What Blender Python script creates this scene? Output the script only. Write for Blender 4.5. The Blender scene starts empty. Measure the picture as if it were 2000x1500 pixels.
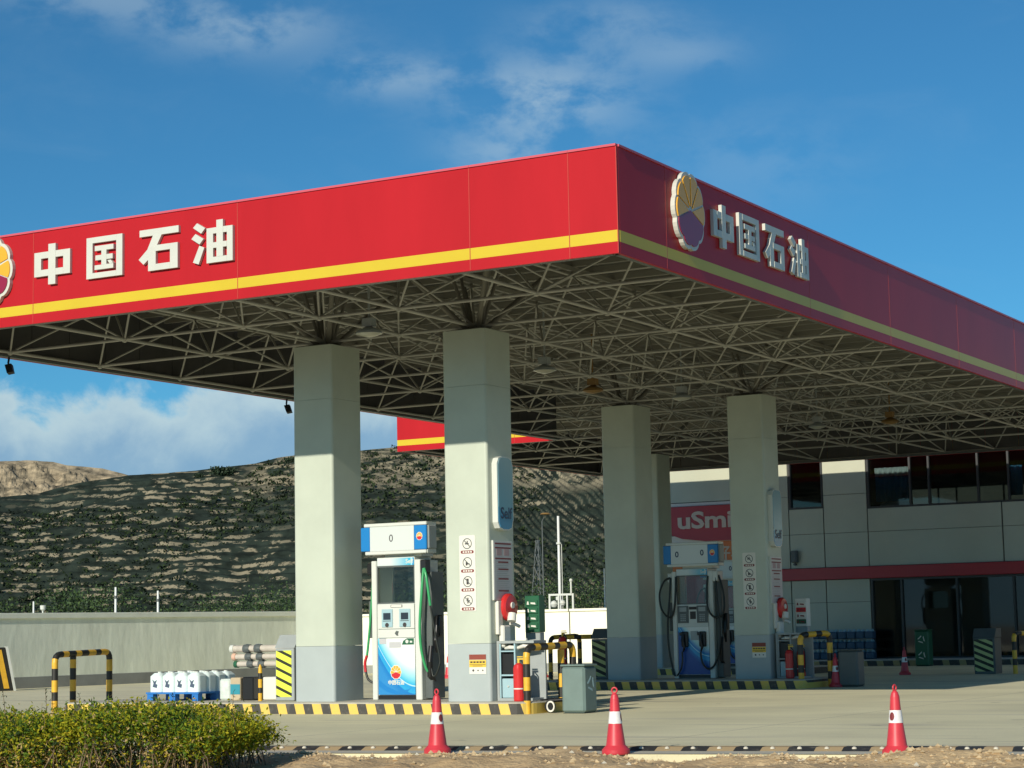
import bpy, math, random
from mathutils import Vector, Matrix
R = math.radians
rnd = random.Random(7)
sc = bpy.context.scene
col = sc.collection

# ---------------------------------------------------------------- camera
CAMH = 1.25
F_PX, PITCH, ROLL, YAW = 3968.9, .120933, -.0205539, .51273
fw = Vector((-math.sin(YAW)*math.cos(PITCH), math.cos(YAW)*math.cos(PITCH), math.sin(PITCH)))
rt = Vector((math.cos(YAW), math.sin(YAW), 0))
up = rt.cross(fw)
r2 = math.cos(ROLL)*rt + math.sin(ROLL)*up
u2 = -math.sin(ROLL)*rt + math.cos(ROLL)*up
cam = bpy.data.cameras.new('camera')
cam.sensor_width = 36; cam.lens = F_PX/2000*36
cam.clip_start = .1; cam.clip_end = 6000
camo = bpy.data.objects.new('camera', cam); col.objects.link(camo)
M = Matrix((r2, u2, -fw)).transposed().to_4x4(); M.translation = Vector((0, 0, CAMH))
camo.matrix_world = M
sc.camera = camo

# ---------------------------------------------------------------- world
SUN_EL = R(22.6); SUN_ROT = R(178)
w = bpy.data.worlds.new('World'); sc.world = w; w.use_nodes = True
nt = w.node_tree; N = nt.nodes; L = nt.links
bg = N['Background']; bg.inputs['Strength'].default_value = .083
sky = N.new('ShaderNodeTexSky'); sky.sky_type = 'NISHITA'; sky.sun_disc = False
sky.sun_elevation = SUN_EL; sky.sun_rotation = SUN_ROT
sky.altitude = 1500; sky.air_density = 1.0; sky.dust_density = .8; sky.ozone_density = 2.0
tc = N.new('ShaderNodeTexCoord')
def wm(op, a, b=None, c=None, clamp=False):
    n = N.new('ShaderNodeMath'); n.operation = op; n.use_clamp = clamp
    for i, v in enumerate((a, b, c)):
        if v is None: continue
        if isinstance(v, (int, float)): n.inputs[i].default_value = v
        else: L.new(v, n.inputs[i])
    return n.outputs[0]
sep = N.new('ShaderNodeSeparateXYZ'); L.new(tc.outputs['Generated'], sep.inputs[0])
az = wm('ARCTAN2', sep.outputs[0], sep.outputs[1]); el = wm('ARCSINE', sep.outputs[2])
comb = N.new('ShaderNodeCombineXYZ'); L.new(az, comb.inputs[0]); L.new(el, comb.inputs[1])
def wnoise(sx, sy, detail, seed, dist=0):
    mp = N.new('ShaderNodeMapping'); mp.inputs['Scale'].default_value = (sx, sy, 1); mp.inputs['Location'].default_value = (seed, seed*1.7, seed*.3)
    L.new(comb.outputs[0], mp.inputs[0])
    n = N.new('ShaderNodeTexNoise'); n.inputs['Scale'].default_value = 1; n.inputs['Detail'].default_value = detail
    n.inputs['Roughness'].default_value = .6; n.inputs['Distortion'].default_value = dist
    L.new(mp.outputs[0], n.inputs[0]); return n.outputs[0]
def wramp(v, a, b):
    n = N.new('ShaderNodeMapRange'); n.interpolation_type = 'SMOOTHSTEP'
    n.inputs['From Min'].default_value = a; n.inputs['From Max'].default_value = b
    L.new(v, n.inputs['Value']); return n.outputs[0]
# thin high wisps
n1 = wnoise(24, 40, 6, 3.1, .15)
wisps = None
for (a0, e0, wa, we, s) in ((-36.9, 16.9, 2.6, .75, .8), (-32.8, 15.6, 1.9, .6, .75), (-28.4, 14.9, 2.4, 1.1, 1.15), (-29.5, 13.4, 1.6, .6, .6), (-26.5, 16.9, 2.2, .7, .5), (-24.3, 16.0, 1.7, .5, .5), (-41, 17.6, 3, .7, .6), (-22.5, 13.0, 3.0, 1.4, .25)):
    dx = wm('MULTIPLY', wm('SUBTRACT', az, R(a0)), 1/R(wa)); dy = wm('MULTIPLY', wm('SUBTRACT', el, R(e0)), 1/R(we))
    g = wm('MULTIPLY', wm('EXPONENT', wm('MULTIPLY', wm('ADD', wm('MULTIPLY', dx, dx), wm('MULTIPLY', dy, dy)), -1.0)), s)
    wisps = g if wisps is None else wm('ADD', wisps, g)
wz = wm('MULTIPLY', wisps, wramp(n1, .34, .62), clamp=True)
wz = wm('ADD', wz, wm('MULTIPLY', wramp(wnoise(7, 22, 6, 9.4, .8), .5, .8), .10), clamp=True)
# low cumulus bank: lumpy top edge, hazy blue-grey foot
n2 = wnoise(26, 26, 6, 5.2, .3); n3 = wnoise(9, 4, 4, 1.3)
topel = wm('ADD', wm('ADD', wm('MULTIPLY', wm('SUBTRACT', n2, .5), .05), wm('MULTIPLY', wm('SUBTRACT', n3, .5), .06)), .118)
awy = wramp(wm('ABSOLUTE', wm('ADD', az, R(40))), R(18), R(45))
d = wm('SUBTRACT', wm('SUBTRACT', topel, wm('MULTIPLY', awy, .055)), el)
bank = wramp(d, -.002, .009)
foot = wramp(d, .003, .034)
n4 = wnoise(34, 40, 6, 8.8, .4)
lit = wm('MULTIPLY_ADD', wm('SUBTRACT', n4, .5), .35, wm('SUBTRACT', 1.0, wm('MULTIPLY', foot, .85)))
mixc = N.new('ShaderNodeMixRGB'); mixc.inputs[1].default_value = (2.4, 4.3, 6.6, 1); mixc.inputs[2].default_value = (6.5, 8.1, 8.5, 1)
L.new(wm('MINIMUM', wm('MAXIMUM', lit, 0), 1), mixc.inputs[0])
hs = N.new('ShaderNodeMixRGB'); hs.blend_type = 'MULTIPLY'; hs.inputs[0].default_value = 1; hs.inputs[2].default_value = (.33, .865, 1.10, 1)
L.new(sky.outputs[0], hs.inputs[1])
m1 = N.new('ShaderNodeMixRGB'); L.new(wm('MULTIPLY', wz, .42), m1.inputs[0]); L.new(hs.outputs[0], m1.inputs[1]); m1.inputs[2].default_value = (6.6, 8.2, 8.8, 1)
m2 = N.new('ShaderNodeMixRGB'); L.new(wm('MULTIPLY', bank, .86), m2.inputs[0]); L.new(m1.outputs[0], m2.inputs[1]); L.new(mixc.outputs[0], m2.inputs[2])
L.new(m2.outputs[0], bg.inputs[0])

# ---------------------------------------------------------------- sun
sl = bpy.data.lights.new('sun', 'SUN'); sl.energy = 4.6; sl.angle = R(.53); sl.color = (1, .93, .80)
so = bpy.data.objects.new('sun', sl); col.objects.link(so)
sd = Vector((-.036*math.cos(SUN_EL)/1, math.cos(SUN_EL), -math.sin(SUN_EL))).normalized()
so.rotation_euler = sd.to_track_quat('-Z', 'Y').to_euler(); so.location = (5, -40, 30)

vs = sc.view_settings; vs.view_transform = 'Standard'; vs.look = 'None'; vs.exposure = 0; vs.gamma = 1; vs.use_curve_mapping = False

# ---------------------------------------------------------------- materials
def mat(name, c, rough=.6, noise=0, scale=3, bump=0, metal=0, coat=0, c2=None, detail=5, bscale=None, stretch=(1, 1, 1), spec=.5):
    m = bpy.data.materials.new(name); m.use_nodes = True
    n = m.node_tree.nodes; l = m.node_tree.links; b = n['Principled BSDF']
    b.inputs['Base Color'].default_value = (*c, 1); b.inputs['Roughness'].default_value = rough
    b.inputs['Metallic'].default_value = metal; b.inputs['Coat Weight'].default_value = coat; b.inputs['Coat Roughness'].default_value = .12
    b.inputs['Specular IOR Level'].default_value = spec
    if noise or c2 or bump:
        g = n.new('ShaderNodeNewGeometry'); mp = n.new('ShaderNodeMapping'); mp.inputs['Scale'].default_value = stretch
        l.new(g.outputs['Position'], mp.inputs[0])
        t = n.new('ShaderNodeTexNoise'); t.inputs['Scale'].default_value = scale; t.inputs['Detail'].default_value = detail
        t.inputs['Roughness'].default_value = .62
        l.new(mp.outputs[0], t.inputs[0])
        if noise or c2:
            mx = n.new('ShaderNodeMixRGB'); cr = n.new('ShaderNodeMapRange')
            cr.inputs['From Min'].default_value = .32; cr.inputs['From Max'].default_value = .68
            l.new(t.outputs[0], cr.inputs['Value']); l.new(cr.outputs[0], mx.inputs[0])
            a = c2 or tuple(v*(1-noise) for v in c); bb = c if c2 else tuple(min(1, v*(1+noise*.6)) for v in c)
            mx.inputs[1].default_value = (*a, 1); mx.inputs[2].default_value = (*bb, 1)
            l.new(mx.outputs[0], b.inputs['Base Color'])
        if bump:
            t2 = t
            if bscale:
                t2 = n.new('ShaderNodeTexNoise'); t2.inputs['Scale'].default_value = bscale; t2.inputs['Detail'].default_value = 6
                l.new(mp.outputs[0], t2.inputs[0])
            bp = n.new('ShaderNodeBump'); bp.inputs['Strength'].default_value = bump; bp.inputs['Distance'].default_value = .02
            l.new(t2.outputs[0], bp.inputs['Height']); l.new(bp.outputs[0], b.inputs['Normal'])
    return m
def nodes(m): return m.node_tree.nodes, m.node_tree.links, m.node_tree.nodes['Principled BSDF']
def mmath(n, l, op, a, b=None):
    q = n.new('ShaderNodeMath'); q.operation = op
    for i, v in enumerate((a, b)):
        if v is None: continue
        if isinstance(v, (int, float)): q.inputs[i].default_value = v
        else: l.new(v, q.inputs[i])
    return q.outputs[0]
def stripe_mat(name, ca, cb, vec, period, duty=.5, rough=.6, wear=.25, off=0, local=False):
    m = mat(name, ca, rough); n, l, b = nodes(m)
    if local:
        g = n.new('ShaderNodeTexCoord'); src = g.outputs['Object']
    else:
        g = n.new('ShaderNodeNewGeometry'); src = g.outputs['Position']
    dt = n.new('ShaderNodeVectorMath'); dt.operation = 'DOT_PRODUCT'; dt.inputs[1].default_value = vec; l.new(src, dt.inputs[0])
    q = mmath(n, l, 'DIVIDE', mmath(n, l, 'ADD', dt.outputs['Value'], off+500*period), period)
    s = mmath(n, l, 'GREATER_THAN', mmath(n, l, 'FRACT', q), duty)
    mx = n.new('ShaderNodeMixRGB'); l.new(s, mx.inputs[0]); mx.inputs[1].default_value = (*ca, 1); mx.inputs[2].default_value = (*cb, 1)
    t = n.new('ShaderNodeTexNoise'); t.inputs['Scale'].default_value = 9; t.inputs['Detail'].default_value = 8; t.inputs['Roughness'].default_value = .7; l.new(src, t.inputs[0])
    cr = n.new('ShaderNodeMapRange'); cr.inputs['From Min'].default_value = .52; cr.inputs['From Max'].default_value = .75; cr.inputs['To Max'].default_value = wear; l.new(t.outputs[0], cr.inputs['Value'])
    m2_ = n.new('ShaderNodeMixRGB'); l.new(cr.outputs[0], m2_.inputs[0]); l.new(mx.outputs[0], m2_.inputs[1]); m2_.inputs[2].default_value = (.30, .27, .2, 1)
    l.new(m2_.outputs[0], b.inputs['Base Color'])
    return m
MT = {}
MT['column'] = mat('column_panel', (.505, .55, .45), .38, .08, 1.1, coat=.1)
MT['colband'] = mat('column_base_paint', (.39, .44, .43), .5, .06, 1.5)
MT['red'] = mat('fascia_red', (.455, .018, .024), .34, .09, .7, stretch=(1, 1, .25), spec=.10)
MT['redside'] = MT['red']
MT['yellow'] = mat('fascia_yellow', (.62, .46, .035), .35, .05, 1, spec=.2)
MT['cap'] = mat('fascia_capping', (.60, .10, .13), .35, spec=.3)
MT['seam'] = mat('fascia_seam', (.50, .06, .045), .4, spec=.2)
MT['darkback'] = mat('fascia_back_sheet', (.07, .068, .065), .7, .2, 2)
MT['white'] = mat('white_letter', (.60, .61, .53), .4, .04, 4)
MT['petal'] = mat('emblem_yellow', (.80, .40, .03), .3)
MT['petalline'] = mat('emblem_orange_edge', (.55, .22, .02), .4)
MT['petalred'] = mat('emblem_red', (.28, .015, .05), .3)
MT['steel'] = mat('truss_steel', (.42, .41, .36), .55, .12, 2)
MT['deck'] = mat('roof_sheet', (.19, .185, .165), .6, .15, .6)
MT['purlin'] = mat('purlin_steel', (.25, .24, .20), .55)
MT['darksteel'] = mat('dark_steel', (.05, .05, .045), .5)
MT['strut'] = mat('brace_steel', (.17, .16, .13), .6)
MT['wht'] = mat('white_enamel', (.64, .66, .60), .25, .03, 3)
MT['grey'] = mat('grey_paint', (.34, .37, .36), .4, .08, 4)
MT['greyd'] = mat('dark_grey_paint', (.10, .115, .11), .45, .1, 4)
MT['black'] = mat('black_plastic', (.014, .014, .014), .35)
MT['rubber'] = mat('rubber_hose', (.018, .022, .018), .4)
MT['ghose'] = mat('green_hose', (.045, .34, .12), .28)
MT['blue'] = mat('blue_trim', (.015, .20, .52), .3)
MT['screen'] = mat('display', (.62, .66, .63), .15)
MT['lcd'] = mat('dark_screen', (.03, .04, .055), .12)
MT['lblue'] = mat('light_blue_trim', (.34, .50, .54), .3)
MT['redp'] = mat('red_paint', (.58, .022, .03), .35, .08, 5)
MT['conered'] = mat('cone_red_plastic', (.62, .045, .06), .42, .10, 7)
MT['conewhite'] = mat('cone_white_band', (.82, .80, .76), .4, .08, 20)
MT['bary'] = mat('barrier_yellow', (.78, .44, .035), .4, .15, 8)
MT['bark'] = mat('barrier_black', (.025, .023, .018), .45, .2, 8)
MT['green'] = mat('green_paint', (.02, .115, .055), .4, .1, 4)
MT['bin'] = mat('bin_green_grey', (.15, .21, .19), .5, .12, 3)
MT['wallgrey'] = mat('cement_render', (.84, .88, .73), .9, .14, 1.6, bump=.5, bscale=5, stretch=(1, 1, .35))
MT['wallcap'] = mat('wall_coping', (.80, .83, .70), .85, .08, 1.5)
MT['wallbase'] = mat('wall_base_paint', (.26, .27, .25), .85, .15, 1.5)
MT['wallwhite'] = mat('white_wall_paint', (.86, .85, .72), .8, .03, 1)
MT['shop'] = mat('shop_cladding', (.48, .49, .37), .35, .06, .8, coat=.15)
MT['joint'] = mat('cladding_joint', (.13, .13, .11), .8)
MT['shopred'] = mat('shop_red_cladding', (.42, .02, .03), .35, .08, 1)
MT['orange'] = mat('orange_panel', (.66, .17, .025), .4)
MT['frame'] = mat('window_frame', (.035, .038, .038), .35)
MT['curtain'] = mat('blue_curtain', (.09, .34, .58), .9)
MT['curtw'] = mat('white_curtain', (.88, .92, .92), .9)
MT['jug'] = mat('milky_plastic', (.72, .83, .80), .3, .05, 5)
MT['jugmark'] = mat('jug_print', (.07, .10, .15), .5)
MT['pack'] = mat('dark_blue_pack', (.035, .085, .14), .5)
MT['pallet'] = mat('blue_pallet', (.02, .17, .50), .5)
MT['card'] = mat('cardboard', (.52, .42, .27), .8, .1, 5)
MT['teal'] = mat('teal_print', (.03, .26, .33), .5)
MT['wrap'] = mat('plastic_wrap', (.62, .68, .62), .25, .2, 8, bump=.5)
MT['pipe'] = mat('pipe_plastic', (.55, .50, .42), .4, .15, 5)
MT['pink'] = mat('pink_pipe_end', (.70, .42, .30), .5)
MT['extred'] = mat('extinguisher_red', (.58, .03, .03), .25)
MT['metal'] = mat('galvanised_pole', (.75, .77, .75), .4)
MT['brown'] = mat('label_brown', (.25, .05, .03), .5)
MT['ylab'] = mat('label_yellow', (.75, .50, .05), .5)
MT['wlab'] = mat('label_white', (.72, .70, .62), .5)
MT['ink'] = mat('label_ink', (.04, .035, .035), .6)
MT['darkred'] = mat('label_dark_red', (.20, .03, .03), .5)
MT['notice'] = mat('notice_sheet', (.50, .50, .50), .3)
MT['pinkish'] = mat('notice_pink', (.45, .30, .30), .5)
MT['inkblue'] = mat('self_lettering', (.01, .035, .08), .4)
MT['lampg'] = mat('lamp_glass', (.45, .44, .36), .3)
MT['lampo'] = mat('amber_lamp', (.24, .14, .04), .5)
MT['kerbtop'] = mat('island_top', (.50, .47, .38), .85, .12, 3, bump=.3)
MT['kerbst'] = stripe_mat('kerb_stripes', (.72, .50, .10), (.055, .052, .045), (1, 0, .26), .343, .5, off=.05, wear=.4)
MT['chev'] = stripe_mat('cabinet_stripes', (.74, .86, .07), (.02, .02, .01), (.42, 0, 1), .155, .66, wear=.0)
MT['chev_shade'] = stripe_mat('shaded_worn_cabinet_stripes', (.50, .54, .22), (.02, .02, .012), (.42, 0, 1), .155, .52, wear=.2)  # duller copy for cabinets in shade: shade put into the colour, plus some wear
MT['strip'] = stripe_mat('rubber_strip_paint', (.46, .33, .17), (.03, .03, .028), (.9888, .1493, 0), .55, .5, wear=.45, off=.13)
MT['plinth'] = stripe_mat('plinth_stripes', (.38, .30, .14), (.05, .05, .045), (1, 0, .2), .5, .4, wear=.3)
for k, c in dict(leaf_a=(.30, .32, .018), leaf_b=(.11, .19, .02), leaf_c=(.50, .40, .03), leaf_d=(.52, .38, .16), leaf_e=(.03, .06, .018), leaf_f=(.42, .38, .02)).items():
    MT[k] = mat(k, c, .7, spec=.15)
    n, l, b = nodes(MT[k]); tr = n.new('ShaderNodeBsdfTranslucent'); tr.inputs[0].default_value = (*c, 1); mx = n.new('ShaderNodeMixShader'); mx.inputs[0].default_value = .3
    l.new(b.outputs[0], mx.inputs[1]); l.new(tr.outputs[0], mx.inputs[2]); l.new(mx.outputs[0], n['Material Output'].inputs[0])
MT['twig'] = mat('twig', (.16, .11, .06), .8)
for k, c in dict(fol_a=(.035, .075, .018), fol_b=(.06, .11, .025), fol_c=(.018, .038, .013)).items(): MT[k] = mat(k, c, .7)

# glass
def glass(name, tint, refl=.25, trans=.8):
    m = bpy.data.materials.new(name); m.use_nodes = True; n = m.node_tree.nodes; l = m.node_tree.links
    n.remove(n['Principled BSDF']); g = n.new('ShaderNodeBsdfGlossy'); g.inputs['Roughness'].default_value = .03; t = n.new('ShaderNodeBsdfTransparent'); t.inputs[0].default_value = (*tint, 1)
    f = n.new('ShaderNodeFresnel'); f.inputs[0].default_value = 1.5; mx = n.new('ShaderNodeMixShader')
    l.new(f.outputs[0], mx.inputs[0]); l.new(t.outputs[0], mx.inputs[1]); l.new(g.outputs[0], mx.inputs[2]); l.new(mx.outputs[0], n['Material Output'].inputs[0]); return m
MT['glass'] = glass('window_glass', (.55, .6, .6))
MT['pglass'] = glass('dispenser_glass', (.80, .83, .80))

# ground concrete: large stains, faint tyre streaks, fine grain
m = mat('forecourt_concrete', (.56, .51, .38), .88); n, l, b = nodes(m)
g = n.new('ShaderNodeNewGeometry')
def gn(scale, detail, st=(1, 1, 1), rot=0, dist=0):
    mp = n.new('ShaderNodeMapping'); mp.inputs['Scale'].default_value = st; mp.inputs['Rotation'].default_value = (0, 0, rot); l.new(g.outputs['Position'], mp.inputs[0])
    t = n.new('ShaderNodeTexNoise'); t.inputs['Scale'].default_value = scale; t.inputs['Detail'].default_value = detail; t.inputs['Distortion'].default_value = dist; l.new(mp.outputs[0], t.inputs[0]); return t.outputs[0]
def gr(v, a, b_, lo=0, hi=1):
    q = n.new('ShaderNodeMapRange'); q.inputs['From Min'].default_value = a; q.inputs['From Max'].default_value = b_; q.inputs['To Min'].default_value = lo; q.inputs['To Max'].default_value = hi; l.new(v, q.inputs['Value']); return q.outputs[0]
def mixn(f, a, c):
    q = n.new('ShaderNodeMixRGB'); l.new(f, q.inputs[0])
    if isinstance(a, tuple): q.inputs[1].default_value = (*a, 1)
    else: l.new(a, q.inputs[1])
    q.inputs[2].default_value = (*c, 1); return q.outputs[0]
base = mixn(gr(gn(.45, 6), .35, .65), (.75, .69, .44), (.63, .58, .37))
base = mixn(gr(gn(1.3, 6, (.18, 1, 1), R(-8), .5), .55, .72, 0, .6), base, (.46, .42, .32))
base = mixn(gr(gn(.8, 5, (.10, 1.6, 1), R(-10)), .63, .68, 0, .6), base, (.30, .27, .21))
base = mixn(gr(gn(1.1, 3), .70, .73, 0, .6), base, (.28, .25, .2))
base = mixn(gr(gn(30, 8), .5, .8, 0, .25), base, (.3, .27, .2))
sx = n.new('ShaderNodeSeparateXYZ'); l.new(g.outputs['Position'], sx.inputs[0])
def joint(v, per):
    f = mmath(n, l, 'FRACT', mmath(n, l, 'DIVIDE', mmath(n, l, 'ADD', v, 500), per)); return mmath(n, l, 'LESS_THAN', f, .022/per)
base = mixn(mmath(n, l, 'MULTIPLY', mmath(n, l, 'MAXIMUM', joint(sx.outputs[0], 5.0), joint(sx.outputs[1], 4.6)), .55), base, (.16, .145, .11))
spot = mmath(n, l, 'MULTIPLY', gr(gn(2.6, 4, (.6, 1, 1)), .70, .74), .55)
base = mixn(spot, base, (.17, .155, .12))
l.new(base, b.inputs['Base Color'])
bp = n.new('ShaderNodeBump'); bp.inputs['Strength'].default_value = .35; bp.inputs['Distance'].default_value = .01; l.new(gn(18, 8), bp.inputs['Height']); l.new(bp.outputs[0], b.inputs['Normal'])
MT['concrete'] = m
MT['dirt'] = mat('bare_earth', (.60, .44, .24), .95, c2=(.42, .28, .14), scale=1.8, bump=1, bscale=22, detail=9)
MT['clod'] = mat('earth_clod', (.56, .42, .24), .95, .35, 8)
MT['stone'] = mat('pale_stone', (.62, .57, .45), .8, .15, 12)
MT['field'] = mat('dry_field', (.16, .15, .08), .95, .4, .05)

# dispenser swoosh print (object space)
def swoosh(name, scale, zo, deep=(.03, .24, .55), mid=(.10, .50, .66)):
    m = mat(name, (.8, .82, .78), .3); n, l, b = nodes(m)
    t = n.new('ShaderNodeTexCoord'); s = n.new('ShaderNodeSeparateXYZ'); l.new(t.outputs['Object'], s.inputs[0])
    X = s.outputs[0]; Z = mmath(n, l, 'SUBTRACT', s.outputs[2], zo)
    v = mmath(n, l, 'ADD', mmath(n, l, 'MULTIPLY', X, -1.05*scale), mmath(n, l, 'MULTIPLY', Z, -1.15*scale))
    v = mmath(n, l, 'ADD', v, mmath(n, l, 'MULTIPLY', mmath(n, l, 'MULTIPLY', X, X), 1.4*scale))
    cr = n.new('ShaderNodeValToRGB'); e = cr.color_ramp.elements
    e[0].position = .28; e[0].color = (.80, .82, .76, 1); e[1].position = .95; e[1].color = (*deep, 1)
    for p, c in ((.45, (.42, .72, .76, 1)), (.60, (*mid, 1)), (.645, (.03, .38, .66, 1)), (.655, (.6, .85, .88, 1)), (.675, (.02, .30, .62, 1)), (.78, (.03, .36, .64, 1)), (.80, (.01, .18, .50, 1))):
        q = e.new(p); q.color = c
    a = mmath(n, l, 'ADD', v, .5); l.new(a, cr.inputs[0]); l.new(cr.outputs[0], b.inputs['Base Color']); return m
MT['swoosh'] = swoosh('dispenser_print', .92, .54)
MT['swoosh2'] = swoosh('dispenser_print_deep', 1.15, .75, (.004, .07, .32), (.02, .20, .55))
m = mat('top_strip_print', (.8, .8, .8), .3); n, l, b = nodes(m); t = n.new('ShaderNodeTexCoord'); s = n.new('ShaderNodeSeparateXYZ'); l.new(t.outputs['Object'], s.inputs[0])
cr = n.new('ShaderNodeValToRGB'); e = cr.color_ramp.elements; e[0].position = .4; e[0].color = (.62, .68, .66, 1); e[1].position = .78; e[1].color = (.02, .42, .62, 1); q = e.new(.80); q.color = (.5, .8, .85, 1); q = e.new(.82); q.color = (.03, .33, .62, 1)
l.new(mmath(n, l, 'ADD', s.outputs[0], .5), cr.inputs[0]); l.new(cr.outputs[0], b.inputs['Base Color']); MT['topstrip'] = m
# 'Self' sign face: pale to deep blue by height
m = mat('self_sign_face', (.3, .5, .6), .2); n, l, b = nodes(m); t = n.new('ShaderNodeTexCoord'); s = n.new('ShaderNodeSeparateXYZ'); l.new(t.outputs['Object'], s.inputs[0])
cr = n.new('ShaderNodeValToRGB'); e = cr.color_ramp.elements; e[0].position = 0; e[0].color = (.03, .26, .50, 1); e[1].position = 1; e[1].color = (.24, .38, .42, 1); q = e.new(.35); q.color = (.04, .24, .40, 1); q = e.new(.37); q.color = (.13, .34, .45, 1)
l.new(mmath(n, l, 'DIVIDE', mmath(n, l, 'ADD', mmath(n, l, 'SUBTRACT', s.outputs[2], 2.6), mmath(n, l, 'MULTIPLY', s.outputs[1], .5)), 1.3), cr.inputs[0]); l.new(cr.outputs[0], b.inputs['Base Color']); MT['selfface'] = m

# hill ground
def hillmat(name, bank, shrub, period, thr, tilt=False, dry=None):
    m = mat(name, bank, .95); n, l, b = nodes(m)
    g = n.new('ShaderNodeNewGeometry'); s = n.new('ShaderNodeSeparateXYZ'); l.new(g.outputs['Position'], s.inputs[0])
    def nz(sc_, det, st=(1, 1, 1)):
        mp = n.new('ShaderNodeMapping'); mp.inputs['Scale'].default_value = st; l.new(g.outputs['Position'], mp.inputs[0])
        t = n.new('ShaderNodeTexNoise'); t.inputs['Scale'].default_value = sc_; t.inputs['Detail'].default_value = det; t.inputs['Roughness'].default_value = .6; l.new(mp.outputs[0], t.inputs[0]); return t.outputs[0]
    def rg(v, a, b_, lo=0, hi=1):
        q = n.new('ShaderNodeMapRange'); q.inputs['From Min'].default_value = a; q.inputs['From Max'].default_value = b_; q.inputs['To Min'].default_value = lo; q.inputs['To Max'].default_value = hi; l.new(v, q.inputs['Value']); return q.outputs[0]
    A = mmath(n, l, 'ARCTAN2', s.outputs[0], s.outputs[1])       # bearing
    right = rg(A, R(-30.6), R(-29.0))                             # the flank whose strata dip to the right
    z = s.outputs[2]
    at = n.new('ShaderNodeAttribute'); at.attribute_name = 'bank'; band = rg(at.outputs['Fac'], .35, .65)
    gap = mmath(n, l, 'MULTIPLY', rg(nz(.24, 4, (1, 1, 2.2)), .47, .51), rg(nz(.8, 4, (1, 1, 1.5)), .42, .48))                  # shrubs breaking the banks
    patch = rg(nz(.022, 4), .43, .57)
    f = mmath(n, l, 'MULTIPLY', mmath(n, l, 'MULTIPLY', band, gap), mmath(n, l, 'ADD', mmath(n, l, 'MULTIPLY', patch, 1 - thr), thr))
    bare = mmath(n, l, 'MULTIPLY', mmath(n, l, 'MULTIPLY', rg(nz(.085, 6, (1, 1, 1.5)), .62, .64), rg(nz(.5, 5), .36, .44)), right)
    f = mmath(n, l, 'MAXIMUM', f, bare)
    if dry:
        crest = mmath(n, l, 'MULTIPLY', rg(mmath(n, l, 'ADD', z, mmath(n, l, 'MULTIPLY', nz(.05, 4), 6)), dry, dry+3), rg(nz(.2, 5), .56, .44))
        crest = mmath(n, l, 'MULTIPLY', crest, rg(A, R(-37.5), R(-35.8)))
        f = mmath(n, l, 'MAXIMUM', f, crest)
    sh = n.new('ShaderNodeMixRGB'); l.new(rg(nz(.35, 6), .35, .65), sh.inputs[0]); sh.inputs[1].default_value = (*[v*.55 for v in shrub], 1); sh.inputs[2].default_value = (*[v*1.35 for v in shrub], 1)
    bk = n.new('ShaderNodeMixRGB'); l.new(rg(nz(.3, 6), .35, .65), bk.inputs[0]); bk.inputs[1].default_value = (*[v*.75 for v in bank], 1); bk.inputs[2].default_value = (*bank, 1)
    mx = n.new('ShaderNodeMixRGB'); l.new(f, mx.inputs[0]); l.new(sh.outputs[0], mx.inputs[1]); l.new(bk.outputs[0], mx.inputs[2]); l.new(mx.outputs[0], b.inputs['Base Color'])
    b.inputs['Specular IOR Level'].default_value = .1
    return m
MT['hill'] = hillmat('terraced_hill', (.28, .245, .165), (.024, .034, .026), 2.1, .2, dry=31)
MT['rockhill'] = mat('rocky_hill', (.50, .40, .26), .95, c2=(.07, .065, .05), scale=.2, detail=9, bump=.6, spec=.1, stretch=(1, 1, 2.2))

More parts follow.
